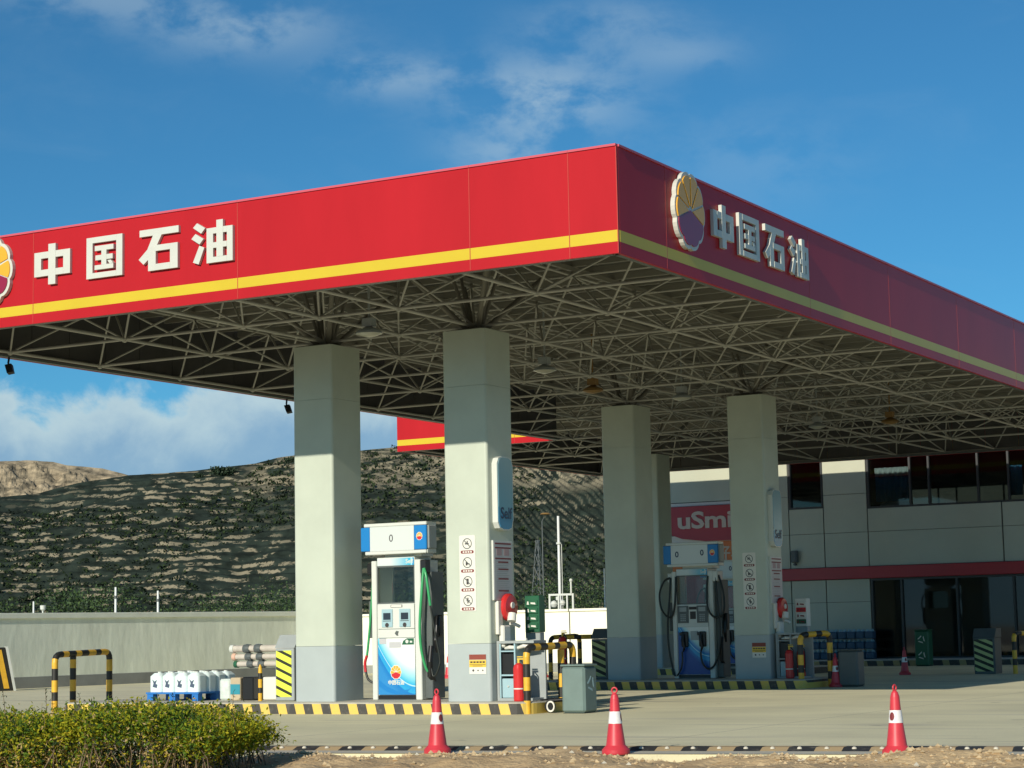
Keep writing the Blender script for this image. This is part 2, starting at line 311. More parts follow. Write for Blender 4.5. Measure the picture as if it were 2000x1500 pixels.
# ---------------------------------------------------------------- mesh helpers
class MB:
    def __init__(s, off=(0, 0, 0)): s.v = []; s.f = []; s.m = []; s.s = []; s.o = Vector(off)
    def add(s, vs_, fs, m=0, smooth=False):
        k = len(s.v)
        for q in vs_: s.v.append((q[0]-s.o.x, q[1]-s.o.y, q[2]-s.o.z))
        for q in fs: s.f.append(tuple(i+k for i in q)); s.m.append(m); s.s.append(smooth)
        return s
    def box(s, x0, x1, y0, y1, z0, z1, m=0):
        return s.add([(x0, y0, z0), (x1, y0, z0), (x1, y1, z0), (x0, y1, z0), (x0, y0, z1), (x1, y0, z1), (x1, y1, z1), (x0, y1, z1)],
              [(0, 3, 2, 1), (4, 5, 6, 7), (0, 1, 5, 4), (1, 2, 6, 5), (2, 3, 7, 6), (3, 0, 4, 7)], m)
    def bbox(s, x0, x1, y0, y1, z0, z1, m=0, b=.008):
        """box with chamfered edges"""
        b = min(b, (x1-x0)/3, (y1-y0)/3, (z1-z0)/3); V = []; 
        for z, i in ((z0, b), (z0+b, 0), (z1-b, 0), (z1, b)):
            V += [(x0+b, y0+i, z), (x1-b, y0+i, z), (x1-i, y0+b, z), (x1-i, y1-b, z), (x1-b, y1-i, z), (x0+b, y1-i, z), (x0+i, y1-b, z), (x0+i, y0+b, z)]
        F = [tuple(range(7, -1, -1)), tuple(range(24, 32))]
        for r in range(3):
            for k in range(8): F.append((r*8+k, r*8+(k+1) % 8, (r+1)*8+(k+1) % 8, (r+1)*8+k))
        return s.add(V, F, m)
    def prism(s, poly, fn, d0, d1, m=0, ms=None, smooth=False):
        """extrude a 2D polygon (CCW seen from the front at d1); fn(u, v, d) -> point"""
        k = len(poly); V = [fn(u, v, d0) for u, v in poly]+[fn(u, v, d1) for u, v in poly]
        s.add(V, [tuple(range(k, 2*k)), tuple(range(k-1, -1, -1))], m)
        return s.add(V, [(i, (i+1) % k, (i+1) % k+k, i+k) for i in range(k)], m if ms is None else ms, smooth)
    def tube(s, pts, r, n=8, m=0, cap=True, mseg=None):
        P = [Vector(p) for p in pts]; rr = r if isinstance(r, (list, tuple)) else [r]*len(P)
        V = []; t0 = None; ref = None
        for i, p in enumerate(P):
            t = (P[min(i+1, len(P)-1)]-P[max(i-1, 0)]).normalized()
            if ref is None: ref = t.orthogonal().normalized()
            else: ref = (ref - t*ref.dot(t)).normalized()
            b_ = t.cross(ref)
            for k in range(n):
                a = 2*math.pi*k/n; V.append(p+(ref*math.cos(a)+b_*math.sin(a))*rr[i])
        for i in range(len(P)-1):
            s.add(V[i*n:(i+2)*n], [(k, (k+1) % n, n+(k+1) % n, n+k) for k in range(n)], m if mseg is None else mseg[i], True)
        if cap:
            s.add(V[:n], [tuple(range(n-1, -1, -1))], m if mseg is None else mseg[0]); s.add(V[-n:], [tuple(range(n))], m if mseg is None else mseg[-1])
        return s
    def lathe(s, prof, c=(0, 0, 0), n=20, m=0, axis='z', cap=True):
        V = []
        def pt(r, h, a):
            x, y = r*math.cos(a), r*math.sin(a)
            if axis == 'z': return (c[0]+x, c[1]+y, c[2]+h)
            if axis == 'x': return (c[0]+h, c[1]+x, c[2]+y)
            return (c[0]+y, c[1]+h, c[2]+x)
        for r, h in prof: V += [pt(r, h, 2*math.pi*k/n) for k in range(n)]
        for i in range(len(prof)-1):
            s.add(V[i*n:(i+2)*n], [(k, (k+1) % n, n+(k+1) % n, n+k) for k in range(n)], m, True)
        if cap: s.add(V[:n], [tuple(range(n-1, -1, -1))], m); s.add(V[-n:], [tuple(range(n))], m)
        return s
    def ball(s, c, r, m=0, n=8):
        k = n//2; return s.lathe([(max(r*math.sin(math.pi*i/k), 1e-4), -r*math.cos(math.pi*i/k)) for i in range(k+1)], c, n, m, cap=False)
    def mesh(s, name):
        me = bpy.data.meshes.new(name); me.from_pydata(s.v, [], s.f); me.polygons.foreach_set('material_index', s.m); me.polygons.foreach_set('use_smooth', s.s); return me
def obj(name, mb, mats, parent=None, loc=None, kind=None, label=None):
    me = mb.mesh(name) if isinstance(mb, MB) else mb
    if mats is not None:
        for q in (mats if isinstance(mats, (list, tuple)) else [mats]): me.materials.append(MT[q] if isinstance(q, str) else q)
    o = bpy.data.objects.new(name, me); col.objects.link(o)
    if parent: o.parent = parent
    if loc: o.location = loc
    if kind: o['kind'] = kind
    if label: o['label'] = label
    return o
def thing(name, label, cat, loc=(0, 0, 0), group=None, rz=0):
    o = bpy.data.objects.new(name, None); col.objects.link(o); o.location = loc; o.rotation_euler = (0, 0, rz); o.empty_display_size = .2
    o['label'] = label; o['category'] = cat
    if group: o['group'] = group
    return o
def tag(o, label, cat, group=None):
    o['label'] = label; o['category'] = cat
    if group: o['group'] = group
    return o
KIDS = {}
def copy_thing(root, loc, label, group=None, rz=None, scale=None):
    c = root.copy(); col.objects.link(c); c.location = loc; c['label'] = label
    if group: c['group'] = group
    if rz is not None: c.rotation_euler = (0, 0, rz)
    if scale: c.scale = scale
    def rec(a, b_):
        for ch in [o for o in list(col.objects) if o.parent == a]:
            d_ = ch.copy(); col.objects.link(d_); d_.parent = b_; rec(ch, d_)
    rec(root, c); return c
FN = lambda x0, y0, z0: (lambda u, v, d_: (x0+u, y0-d_, z0+v))       # faces -Y
FX = lambda x0, y0, z0: (lambda u, v, d_: (x0+d_, y0+u, z0+v))       # faces +X
def text(body, size, fn, mt, parent, name='lettering', ext=.002, bold=0, align='CENTER', off=(0, 0, 0), spacing=1, d0=.0, label=None):
    c = bpy.data.curves.new('t', 'FONT'); c.body = body; c.size = size; c.align_x = align; c.align_y = 'CENTER'; c.offset = bold; c.resolution_u = 3; c.space_character = spacing
    o = bpy.data.objects.new('t', c); col.objects.link(o); dg = bpy.context.evaluated_depsgraph_get()
    src = bpy.data.meshes.new_from_object(o.evaluated_get(dg)); bpy.data.objects.remove(o); 
    V = [v.co.copy() for v in src.vertices]; mb = MB(off); k = len(V)
    fs = [tuple(p.vertices) for p in src.polygons]
    ed = {}
    for f in fs:
        for i in range(len(f)): ed[(f[i], f[(i+1) % len(f)])] = 1
    rim = [(a, b_) for a, b_ in ed if (b_, a) not in ed]
    VV = [fn(v.x, v.y, d0+ext) for v in V]+[fn(v.x, v.y, d0) for v in V]
    mb.add(VV, fs+[(b_, a, a+k, b_+k) for a, b_ in rim])
    bpy.data.meshes.remove(src); bpy.data.curves.remove(c)
    return obj(name, mb, mt, parent, label=label)
def rrect(w_, h, r, n=4, cx=0, cy=0):
    P = []
    for sx, sy, a0 in ((1, -1, -90), (1, 1, 0), (-1, 1, 90), (-1, -1, 180)):
        for k in range(n+1):
            a = R(a0+90*k/n); P.append((cx+sx*(w_/2-r)+r*math.cos(a), cy+sy*(h/2-r)+r*math.sin(a)))
    return P
def structure(name, mb, mats, kind='structure', **k): return obj(name, mb, mats, kind=kind, **k)

def cpx(P):                                # projected pixel (only used to decide which truss bars show largest)
    v = Vector(P)-Vector((0, 0, CAMH)); d_ = v.dot(fw)
    if d_ < .5: return None
    return (1000+F_PX*v.dot(r2)/d_, 750-F_PX*v.dot(u2)/d_, d_)

# ================================================================ ground
g_ = MB(); g_.add([(-2500, -600, -.35), (2500, -600, -.35), (2500, 2500, -.35), (-2500, 2500, -.35)], [(0, 1, 2, 3)])
structure('field_ground', g_, 'field')
# forecourt slab, front edge follows the rubber strip line
def liney(x): return 18.57+.151*(x+12.46)
g_ = MB(); xs = [-60, -38.2, -20, -10, 1.5]
V = [(x, liney(x)-.52, 0) for x in xs]+[(x, 64, 0) for x in xs]+[(x, liney(x)-.52, -.3) for x in xs]
n_ = len(xs); g_.add(V, [(i, i+1, i+1+n_, i+n_) for i in range(n_-1)]+[(i+2*n_, i+1+2*n_, i+1, i) for i in range(n_-1)])
structure('forecourt', g_, 'concrete')
g_ = MB(); g_.add([(-300, -80, -.12), (300, -80, -.12), (300, 55, -.12), (-300, -33, -.12)], [(0, 1, 2, 3)]); g_.add([(1.6, 14, -.118), (300, 14, -.118), (300, 300, -.118), (1.6, 300, -.118)], [(0, 1, 2, 3)]); structure('road', g_, mat('asphalt', (.055, .053, .05), .9, .2, 2))

# ================================================================ canopy
ZB, ZT = 6.02, 7.45
XR, YF, YB, XL, XW, YW = -11.33, 22.98, 56.8, -24.27, -28.97, 45.2
canopy = thing('petrol_station_canopy', 'large red and yellow petrol station canopy roof on square columns', 'canopy', (-17, 27, 0))
OC = canopy.location
zs = [ZB, ZB+.152, ZB+.303, ZT-.03, ZT]
def fpanel(a0, a1, fn, g=.0012):
    mb = MB(OC)
    for k, mi in ((0, 0), (1, 1), (2, 0), (3, 2)):
        e_ = .018 if k == 3 else 0
        z0, z1 = zs[k], zs[k+1]
        p = [(a0+g, z0), (a1-g, z0), (a1-g, z1), (a0+g, z1)]
        mb.prism(p, fn, -.05, e_+(.0015 if k == 1 else 0), mi)
    mb.prism([(a1-.012, ZB+.004), (a1+.0, ZB+.004), (a1+.0, ZT-.034), (a1-.012, ZT-.034)], fn, .0, .0018, 3)
    obj('fascia_panel', mb, ['red', 'yellow', 'cap', 'seam'], canopy)
front = [XL, -21.24, -17.38, -13.53, -12.03, XR]
for a, b_ in zip(front, front[1:]): fpanel(a, b_, lambda u, v, d_: (u, YF-d_, v))
side = [YF, 24.45, 29.7, 33.5, 37.4, 41.3, 45.2, 49.1, 53, YB]
for a, b_ in zip(side, side[1:]): fpanel(a+(.05 if a == YF else 0), b_, lambda u, v, d_: (XR+d_, u, v))
for a, b_ in zip([XW, -25.4], [-25.4, XL-.04]): fpanel(a, b_, lambda u, v, d_: (u, YW-d_, v))
for a, b_ in ((YF+.05, 34.1), (34.1, YW-.06)): fpanel(-b_, -a, lambda u, v, d_: (XL-d_, -u, v))
for a, b_ in ((YW+.05, 51), (51, YB)): fpanel(-b_, -a, lambda u, v, d_: (XW-d_, -u, v))
for a, b_ in ((XW, -20), (-20, XR)): fpanel(-b_, -a, lambda u, v, d_: (-u, YB+d_, v))
# dark inner sheets behind the fascia, with seams
def inner(a0, a1, fn):
    k = a0
    while k < a1-.05:
        e_ = min(k+.95, a1); mb = MB(OC); mb.prism([(k+.006, ZB+.1), (e_-.006, ZB+.1), (e_-.006, 7.42), (k+.006, 7.42)], fn, 0, .02); obj('back_sheet', mb, 'darkback', canopy); k += .95
inner(YF+.3, YW, lambda u, v, d_: (XL+.07+d_, u, v)); inner(YW+.1, YB-.08, lambda u, v, d_: (XW+.07+d_, u, v))
inner(XW+.08, XR-.1, lambda u, v, d_: (u, YB-.07-d_, v)); inner(XW+.1, XL+.05, lambda u, v, d_: (u, YW+.07+d_, v))
mb = MB(OC); mb.box(XL+.06, XR-.06, YF+.07, YF+.09, ZB+.05, 7.42); mb.box(XR-.09, XR-.07, YF+.1, YB-.1, ZB+.05, 7.42); obj('back_sheet', mb, 'darkback', canopy)
mb = MB(OC)                                 # bottom flanges
for a in ((XL+.02, XL+.16, YF+.06, YW, ZB+.004, ZB+.05), (XW+.02, XW+.16, YW+.06, YB, ZB+.004, ZB+.05), (XL+.17, XR-.14, YF+.06, YF+.16, ZB+.004, ZB+.05), (XR-.14, XR-.06, YF+.17, YB-.2, ZB+.004, ZB+.05), (XW+.17, XR-.15, YB-.16, YB-.06, ZB+.004, ZB+.05), (XW+.17, XL-.01, YW+.06, YW+.16, ZB+.004, ZB+.05)): mb.box(*a)
obj('edge_flange', mb, 'greyd', canopy)
# roof sheets: trapezoid ribs running along X
def sheet(x0, x1, y0, y1, z):
    mb = MB(OC); y = y0; V = []
    prof = []
    while y < y1-.01:
        prof += [(y, 0), (y+.12, 0), (y+.15, .05), (y+.22, .05), (y+.25, 0)]; y += .25
    zf = lambda yy, h: z+h
    k = len(prof); V = [(x0, p, zf(p, h)) for p, h in prof]+[(x1, p, zf(p, h)) for p, h in prof]
    mb.add(V, [(i+1, i, i+k, i+1+k) for i in range(k-1)]); obj('roof_sheet', mb, 'deck', canopy)
y = YF+.1
while y < YB-.2:
    y1 = min(y+2.25, YB-.1)
    sheet(XL+.1 if y < YW else XW+.1, XR-.1, y, y1, 7.22); y += 2.25
# space frame
XN = [-24.07, -21.58, -19.18, -17.73, -16.28, -13.91, -11.52]
YN = [25.49+2.265*j for j in range(-1, 14)]; YN[-1] = 56.75
XWN = [-28.8, -26.4]
ZN, ZU = 6.10, 6.96
bars = []; balls = []
def bar(a, b_, r): bars.append((Vector(a), Vector(b_), r))
for j, y in enumerate(YN):
    row = (XWN if y > YW+.2 else [])+XN
    for i, x in enumerate(row):
        balls.append((x, y, ZN, .058))
        if i < len(row)-1: bar((x, y, ZN), (row[i+1], y, ZN), .026)
        if j < len(YN)-1 and (x in XN or y > YW): bar((x, y, ZN), (x, YN[j+1], ZN), .029)
tops = {}
for j in range(len(YN)-1):
    y0, y1 = YN[j], YN[j+1]; row = (XWN if y0 > YW+.2 else [])+XN
    for i in range(len(row)-1):
        xm, ym = (row[i]+row[i+1])/2, (y0+y1)/2
        tops[(round(xm, 3), j)] = (xm, ym, ZU); balls.append((xm, ym, ZU, .045))
        for x in (row[i], row[i+1]):
            for y in (y0, y1): bar((x, y, ZN), (xm, ym, ZU), .018)
ks = sorted({k[0] for k in tops})
for (xm, j), P in tops.items():
    i = ks.index(xm)
    if i+1 < len(ks) and (ks[i+1], j) in tops: bar(P, tops[(ks[i+1], j)], .022)
    if (xm, j+1) in tops: bar(P, tops[(xm, j+1)], .022)
cyl = MB(); cyl.lathe([(1, 0), (1, 1)], n=8); cylm = cyl.mesh('truss_bar'); cylm.materials.append(MT['steel'])
bl = MB(); bl.ball((0, 0, 0), 1); blm = bl.mesh('ball_joint'); blm.materials.append(MT['steel'])
def seen(a, b_):
    p, q = cpx(a), cpx(b_)
    if not p or not q: return -1
    ins = any(0 < s_[0] < 2000 and 0 < s_[1] < 1500 for s_ in (p, q))
    return math.hypot(p[0]-q[0], p[1]-q[1])/1 if ins else -1
order = sorted(bars, key=lambda b_: -seen(b_[0], b_[1]))
for a, b_, r in order[:300]:
    o = bpy.data.objects.new('truss_bar', cylm); col.objects.link(o); o.parent = canopy; d_ = b_-a
    o.location = a-OC; o.rotation_mode = 'QUATERNION'; o.rotation_quaternion = d_.to_track_quat('Z', 'Y'); o.scale = (r, r, d_.length)
mb = MB(OC)
for a, b_, r in order[300:]: mb.tube([a, b_], r, 6, cap=False)
obj('distant_truss_bars', mb, 'steel', canopy, kind='stuff')
bo = sorted(balls, key=lambda p: (cpx(p[:3]) or (0, 0, 1e9))[2])
for x, y, z, r in bo[:110]:
    o = bpy.data.objects.new('ball_joint', blm); col.objects.link(o); o.parent = canopy; o.location = Vector((x, y, z))-OC; o.scale = (r, r, r)
mb = MB(OC)
for x, y, z, r in bo[110:]: mb.ball((x, y, z), r, n=6)
obj('distant_ball_joints', mb, 'steel', canopy, kind='stuff')
# purlins and their posts on the top nodes
for j in range(len(YN)-1):
    y = (YN[j]+YN[j+1])/2
    for dy in (-.75, 0, .75):
        mb = MB(OC); mb.box((XL if y < YW else XW)+.15, XR-.15, y+dy-.035, y+dy+.035, 7.10, 7.215)
        obj('purlin', mb, 'purlin', canopy)
mb = MB(OC)
for (xm, j), P in tops.items(): mb.tube([P, (P[0], P[1], 7.10)], .035, 6, cap=False)
for x in [(a+b_)/2 for a, b_ in zip(XN, XN[1:])]: mb.box(x-.035, x+.035, YF+.3, YB-.3, 7.03, 7.10)
obj('purlin_post', mb, 'purlin', canopy, kind='stuff')

# ---- emblem and lettering on the fascia
def glyph(name):
    """stroke polygons in a unit square, thick sans strokes"""
    def b(x0, y0, x1, y1): return [(x0, y0), (x1, y0), (x1, y1), (x0, y1)]
    if name == '中': return [b(0, .22, .19, .82), b(.81, .22, 1, .82), b(.19, .66, .81, .82), b(.19, .22, .81, .38), b(.40, 0, .60, 1)]
    if name == '国': return [b(0, 0, .17, 1), b(.83, 0, 1, 1), b(.17, .86, .83, 1), b(.17, 0, .83, .13), b(.24, .66, .76, .78), b(.26, .43, .74, .55), b(.24, .20, .76, .31), b(.43, .31, .57, .66), [(.60, .40), (.69, .40), (.76, .32), (.66, .31)]]
    if name == '石': return [b(.02, .84, 1, 1), [(.36, .84), (.22, .52), (0, .30), (.12, .17), (.34, .36), (.44, .56), (.58, .84)], b(.24, 0, .43, .46), b(.79, 0, .98, .60), b(.40, .46, .79, .60), b(.43, 0, .79, .15)]
    if name == '油': return [[(.02, .88), (.12, .98), (.32, .84), (.22, .72)], [(-.02, .62), (.08, .73), (.28, .59), (.18, .47)], [(.02, .06), (.16, 0), (.30, .38), (.18, .44)],
                          b(.36, 0, .52, .82), b(.86, 0, 1, .82), b(.52, .68, .86, .82), b(.52, 0, .86, .13), b(.52, .34, .86, .47), b(.61, .13, .77, .99)]
def letters(fnmk, starts, group, where):
    for (c, a0, a1) in starts:
        t = thing('fascia_character', f"{ {'中': 'first raised white character, a box crossed by one tall stroke,', '国': 'second raised white character, a closed box with strokes inside,', '石': 'third raised white character, a slanting stroke with a small box,', '油': 'fourth raised white character, three drops beside a crossed box,'}[c] } on the {where}", 'sign letter', fnmk(0, 0, 0)((a0+a1)/2, 6.57, 0), group)
        mb = MB(t.location); W = a1-a0; H = .62
        for i, p in enumerate(glyph(c)):
            mb.prism([(a0+u*W, 6.58+v*H) for u, v in p], fnmk(0, 0, 0), .003+.001*i, .052+.0015*i)
        obj('stroke', mb, 'white', t)
fy = lambda *_: (lambda u, v, d_: (u, YF-d_, v)); fx = lambda *_: (lambda u, v, d_: (XR+d_, u, v))
letters(fy, (('中', -21.18, -20.47), ('国', -20.15, -19.46), ('石', -19.15, -18.41), ('油', -18.16, -17.43)), 'white characters on the front fascia', 'sunlit front fascia')
letters(fx, (('中', 25.91, 26.62), ('国', 26.83, 27.57), ('石', 27.80, 28.55), ('油', 28.81, 29.54)), 'white characters on the side fascia', 'shaded side fascia')
def scal(R0, n=10, amp=.075, k=60, a0=0, a1=360, ph=-90):
    P = []
    for i in range(k+1 if a1-a0 < 360 else k):
        a = a0+(a1-a0)*i/k; q = ((a-ph) / (360/n)) % 1
        rr = R0*(1-amp+amp*math.sin(math.pi*q)**.6*1.0); P.append((rr*math.cos(R(a)), rr*math.sin(R(a))))
    return P
def emblem(fn, c, R0, label, parent=None, k=1.0, cat='emblem'):
    ca, cz = c; t = thing('petal_emblem', label, cat, fn(ca, cz-R0, 0)) if parent is None else parent
    off = t.location if parent is None else (0, 0, 0)
    T = lambda P: [(ca+u*.93, cz+v*1.03) for u, v in P]
    mb = MB(off); mb.prism(T(scal(R0)), fn, .003*k, .068*k, 0); obj('emblem_rim', mb, 'wlab' if parent else 'white', t)
    # red fan below, yellow petals above
    red = [(0, .02*R0)]+scal(R0*.90, a0=198, a1=342, k=24); mb = MB(off); mb.prism(T(red), fn, .068*k, .082*k); obj('red_petals', mb, 'petalred' if not parent else 'redp', t)
    for i in range(6):
        a0 = -18+36*i; g = 2.0
        P = [(.13*R0*math.cos(R(a0+18)), .13*R0*math.sin(R(a0+18)))]+[(u, v) for u, v in scal(R0*.90, a0=a0+g, a1=a0+36-g, k=8)]
        mb = MB(off); mb.prism(T(P), fn, .068*k, .084*k); obj('petal', mb, 'petal', t)
    return t
emblem(lambda u, v, d_: (u, YF-d_, v), (-22.10, 6.90), .535, 'yellow and red petal emblem with white rim on the sunlit front fascia')
emblem(lambda u, v, d_: (XR+d_, u, v), (25.08, 6.91), .535, 'yellow and red petal emblem with white rim on the shaded side fascia')

# ================================================================ columns
def column(x0, x1, y0, y1, label):
    t = thing('canopy_column', label, 'column', ((x0+x1)/2, (y0+y1)/2, 0), 'square canopy columns')
    cx, cy = t.location.x, t.location.y; W, D = x1-x0, y1-y0
    mb = MB(t.location); P = rrect(W, D, .045, 4)
    fz = lambda u, v, d_: (cx+u, cy+v, d_)
    for z0, z1 in ((1.07, 5.10), (5.106, 6.0)):
        mb.prism(P, fz, z0, z1, 0, smooth=False)
    mb.prism(rrect(W-.02, D-.02, .04, 3), fz, 1.1, 5.99)
    obj('shaft', mb, 'column', t)
    mb = MB(t.location); mb.prism(rrect(W+.004, D+.004, .047, 4), fz, .0, 1.066); obj('base_band', mb, 'colband', t)
    mb = MB(t.location); mb.prism(rrect(W*.55, D*.55, .02, 2), fz, 6.0, 6.05)
    for sx in (-1, 1):
        for sy in (-1, 1):
            mb.tube([(cx+sx*.1, cy+sy*.1, 6.05), (cx+sx*.75, cy+sy*.9, 6.93)], .045, 8)
            mb.tube([(cx+sx*.1, cy, 6.05), (cx+sx*.35, cy+sy*.15, 6.95)], .03, 8)
    obj('strut_head', mb, 'strut', t)
    return t
column(-19.60, -18.82, 27.40, 28.26, 'sunlit column left of the white and blue fuel dispenser on the front island')
column(-16.68, -15.89, 27.38, 28.20, 'sunlit column with safety pictograms and red hose reel on the front island')
column(-19.72, -18.94, 38.90, 39.76, 'shaded column left of the two-zero dispenser on the second island')
column(-16.75, -15.96, 38.82, 39.64, 'shaded column with safety pictograms on the second island')
column(-24.66, -23.86, 50.4, 51.25, 'dark shaded column just visible behind the left column of the second island')
column(-21.48, -20.72, 50.4, 51.25, 'shaded rear column hidden behind the pictogram column of the second island')

# ================================================================ islands
def island(x0, x1, y0, y1, name='pump_island', st='kerbst'):
    mb = MB(); P = rrect(x1-x0, y1-y0, .35 if st == 'kerbst' else .02, 6, (x0+x1)/2, (y0+y1)/2)
    k = len(P); z1 = .18
    V = [(u, v, 0) for u, v in P]+[(u, v, z1-.02) for u, v in P]
    mb.add(V, [(i, (i+1) % k, (i+1) % k+k, i+k) for i in range(k)], 0)
    Q = rrect(x1-x0-.05, y1-y0-.05, .33 if st == 'kerbst' else .02, 6, (x0+x1)/2, (y0+y1)/2)
    V = [(u, v, z1-.02) for u, v in P]+[(u, v, z1) for u, v in Q]
    mb.add(V, [(i, (i+1) % k, (i+1) % k+k, i+k) for i in range(k)]+[tuple(range(k, 2*k))], 1)
    return structure(name, mb, [st, 'kerbtop'])
island(-24.3, -15.05, 26.95, 28.85)
island(-21.35, -15.0, 38.02, 40.1)
island(-26.1, -19.3, 49.6, 51.6)
o = MB(); o.lathe([(.035, 0), (.035, .012)], (-20.62, 26.93, .09), 12, axis='y'); 
tag(obj('kerb_drain_hole', o, 'black'), 'small round black hole in the striped kerb below the left column', 'drain hole')

# ================================================================ dispensers
def dispenser(loc, label, variant):
    t = thing('fuel_dispenser', label, 'fuel dispenser', loc, 'fuel dispensers on the islands')
    O = lambda nm, mb, mt, par=t, **k: obj(nm, mb, mt, par, **k)
    mb = MB()
    mb.bbox(-.475, -.375, 0, .55, .0, 2.25, 0, .012); mb.bbox(.355, .475, 0, .55, .0, 2.25, 0, .012)
    mb.bbox(-.374, .354, .02, .53, 2.16, 2.30, 0, .01); mb.bbox(-.25, .45, .08, .45, 2.301, 2.36, 0)
    mb.box(-.374, .354, .03, .52, .04, 1.55); O('housing', mb, 'wht')
    mb = MB(); mb.box(-.37, .35, .012, .03, .02, .075); O('kick_plate', mb, 'black')
    dz = 1.0 if variant == 1 else 1.08
    mb = MB(); mb.box(-.36, .345, .006, .029, .085, dz-.01); O('lower_door', mb, 'swoosh' if variant == 1 else 'swoosh2')
    mb = MB(); mb.box(-.36, .345, .004, .029, dz, 1.135 if variant == 1 else 1.14); mb.box(-.36, .345, .002, .029, 1.145, 1.54); O('control_panel', mb, 'wht')
    mb = MB(); mb.box(-.36, .345, .010, .019, 2.165, 2.285); O('top_strip', mb, 'topstrip')
    text('Self', .10, FN(.26, .010, 2.225), 'wht', t, 'top_lettering', .003, bold=.002)
    mb = MB(); mb.box(-.374, .354, .05, .058, 1.56, 2.15); O('window_pane', mb, 'pglass')
    mb = MB(); mb.box(-.374, .354, .48, .488, 1.56, 2.15); O('window_pane', mb, 'pglass')
    mb = MB()
    for a in ((-.374, -.355, .02, .05, 1.55, 2.16), (.335, .354, .02, .05, 1.55, 2.16), (-.355, .335, .02, .05, 1.55, 1.57), (-.355, .335, .02, .05, 2.14, 2.16)): mb.box(*a)
    O('window_frame', mb, 'greyd')
    # header light box
    hx0, hx1 = -.60, .66
    mb = MB(); mb.bbox(hx0+.01, hx1+.02, -.06, .20, 2.41, 2.80, 0, .02); h = O('header_box', mb, 'grey')
    mb = MB(); mb.bbox(hx0+.05, hx1, -.095, -.055, 2.80, 2.855, 0, .01); mb.bbox(hx0+.07, hx1-.01, -.095, -.055, 2.345, 2.40, 0, .01); mb.box(hx0+.07, hx1, -.06, .2, 2.801, 2.85); mb.box(hx0+.08, hx1, -.06, .2, 2.35, 2.409); O('header_trim', mb, 'wht', h)
    mb = MB(); mb.bbox(hx0-.01, hx0+.17, -.10, -.055, 2.405, 2.795, 0, .012); O('header_end', mb, 'blue', h); mb = MB(); mb.bbox(hx1-.24, hx1, -.10, -.055, 2.405, 2.795, 0, .012); O('header_end', mb, 'blue', h)
    mb = MB(); mb.box(hx0+.171, hx1-.241, -.092, -.055, 2.402, 2.798); O('display', mb, 'screen', h)
    emblem(FN(hx1-.13, -.10, 2.62), (0, 0), .065, '', parent=h, k=.04)
    if variant == 1: text('0', .17, FN(-.02, -.092, 2.6), 'ink', h, 'digit', .002)
    else:
        text('0', .17, FN(-.29, -.092, 2.6), 'inkblue', h, 'digit', .002, bold=.004); text('0', .17, FN(.29, -.092, 2.62), 'inkblue', h, 'digit', .002, bold=.004)
    if variant == 1:
        for x in (-.17, .17):
            mb = MB(); mb.bbox(x-.105, x+.105, -.012, .001, 1.17, 1.46, 0, .01); c = O('card_reader', mb, 'lblue')
            mb = MB(); mb.box(x-.07, x+.07, -.016, -.0125, 1.29, 1.40); O('reader_screen', mb, 'lcd', c)
            mb = MB(); mb.lathe([(.036, 0), (.036, .004)], (x, -.017, 1.205), 12, axis='y'); mb.box(x-.08, x+.08, -.0135, -.0125, 1.265, 1.275); O('reader_button', mb, 'ink', c)
        mb = MB(); mb.prism([(-.03, 1.07), (.0, 1.035), (.035, 1.03), (.03, 1.06), (.045, 1.10), (.0, 1.11)], FN(0, .0, 0), -.003, .004); O('door_lock', mb, 'greyd')
        mb = MB(); mb.box(-.10, .12, -.004, .0015, 1.487, 1.53); O('printed_note', mb, 'ink')
        mb = MB(); mb.box(-.09, .11, -.007, -.0045, 1.492, 1.525); O('printed_note', mb, 'wlab')
        mb = MB(); mb.box(-.14, .08, -.0, .0055, .84, .93); mb.box(-.33, -.20, .0005, .0055, .90, .99); O('printed_note', mb, 'notice')
        mb = MB(); mb.prism([(.10, .885), (.33, .885), (.33, .985), (.20, .985), (.13, .95)], FN(0, .006, 0), 0, .004); q = O('green_sticker', mb, 'green')
        mb = MB(); mb.prism(scal(.03, 8, .0, 12), FN(.20, .002, .935), 0, .002); mb.box(.255, .30, -.0005, .0015, .915, .945); O('sticker_mark', mb, 'wht', q)
        emblem(FN(-.02, .006, .445), (0, 0), .115, '', parent=t, k=.05)
        text('中国石油', .078, FN(-.02, .006, .275), 'wht', t, 'door_lettering', .002, bold=.003)
        mb = MB(); mb.prism([(-.35, .33), (-.2, .22), (.0, .14), (.22, .17), (.28, .205), (.18, .12), (-.02, .09), (-.2, .13), (-.35, .22)], FN(0, .006, 0), 0, .0012); O('wave_print', mb, 'blue')
    else:
        for x in (-.225, .215):
            mb = MB(); mb.bbox(x-.125, x+.125, -.012, .001, 1.16, 1.52, 0, .008); k = O('keypad', mb, 'greyd')
            mb = MB()
            for i in range(3):
                for j in range(4): mb.box(x-.06+i*.045, x-.03+i*.045, -.016, -.0125, 1.20+j*.04, 1.225+j*.04)
            mb.box(x-.08, x+.08, -.015, -.0125, 1.40, 1.49); O('keypad_keys', mb, 'grey', k)
        mb = MB(); mb.box(-.065, .065, -.006, .001, 1.24, 1.40); mb.box(-.085, .085, -.006, .001, 1.44, 1.50); O('reader_screen', mb, 'ink')
        mb = MB(); mb.box(-.07, .11, -.002, .0055, .80, .99); O('printed_note', mb, 'grey')
        for x in (-.20, .21):
            mb = MB(); mb.bbox(x-.075, x+.085, -.05, .005, .66, .98, 0, .02); mb.bbox(x-.10, x-.02, -.08, -.0505, .90, .965, 0, .015)
            mb.tube([(x-.01, -.06, .93), (x-.02, -.085, .80), (x+.01, -.07, .64), (x-.03, -.05, .56)], [.03, .034, .03, .018], 8); O('nozzle', mb, 'black')
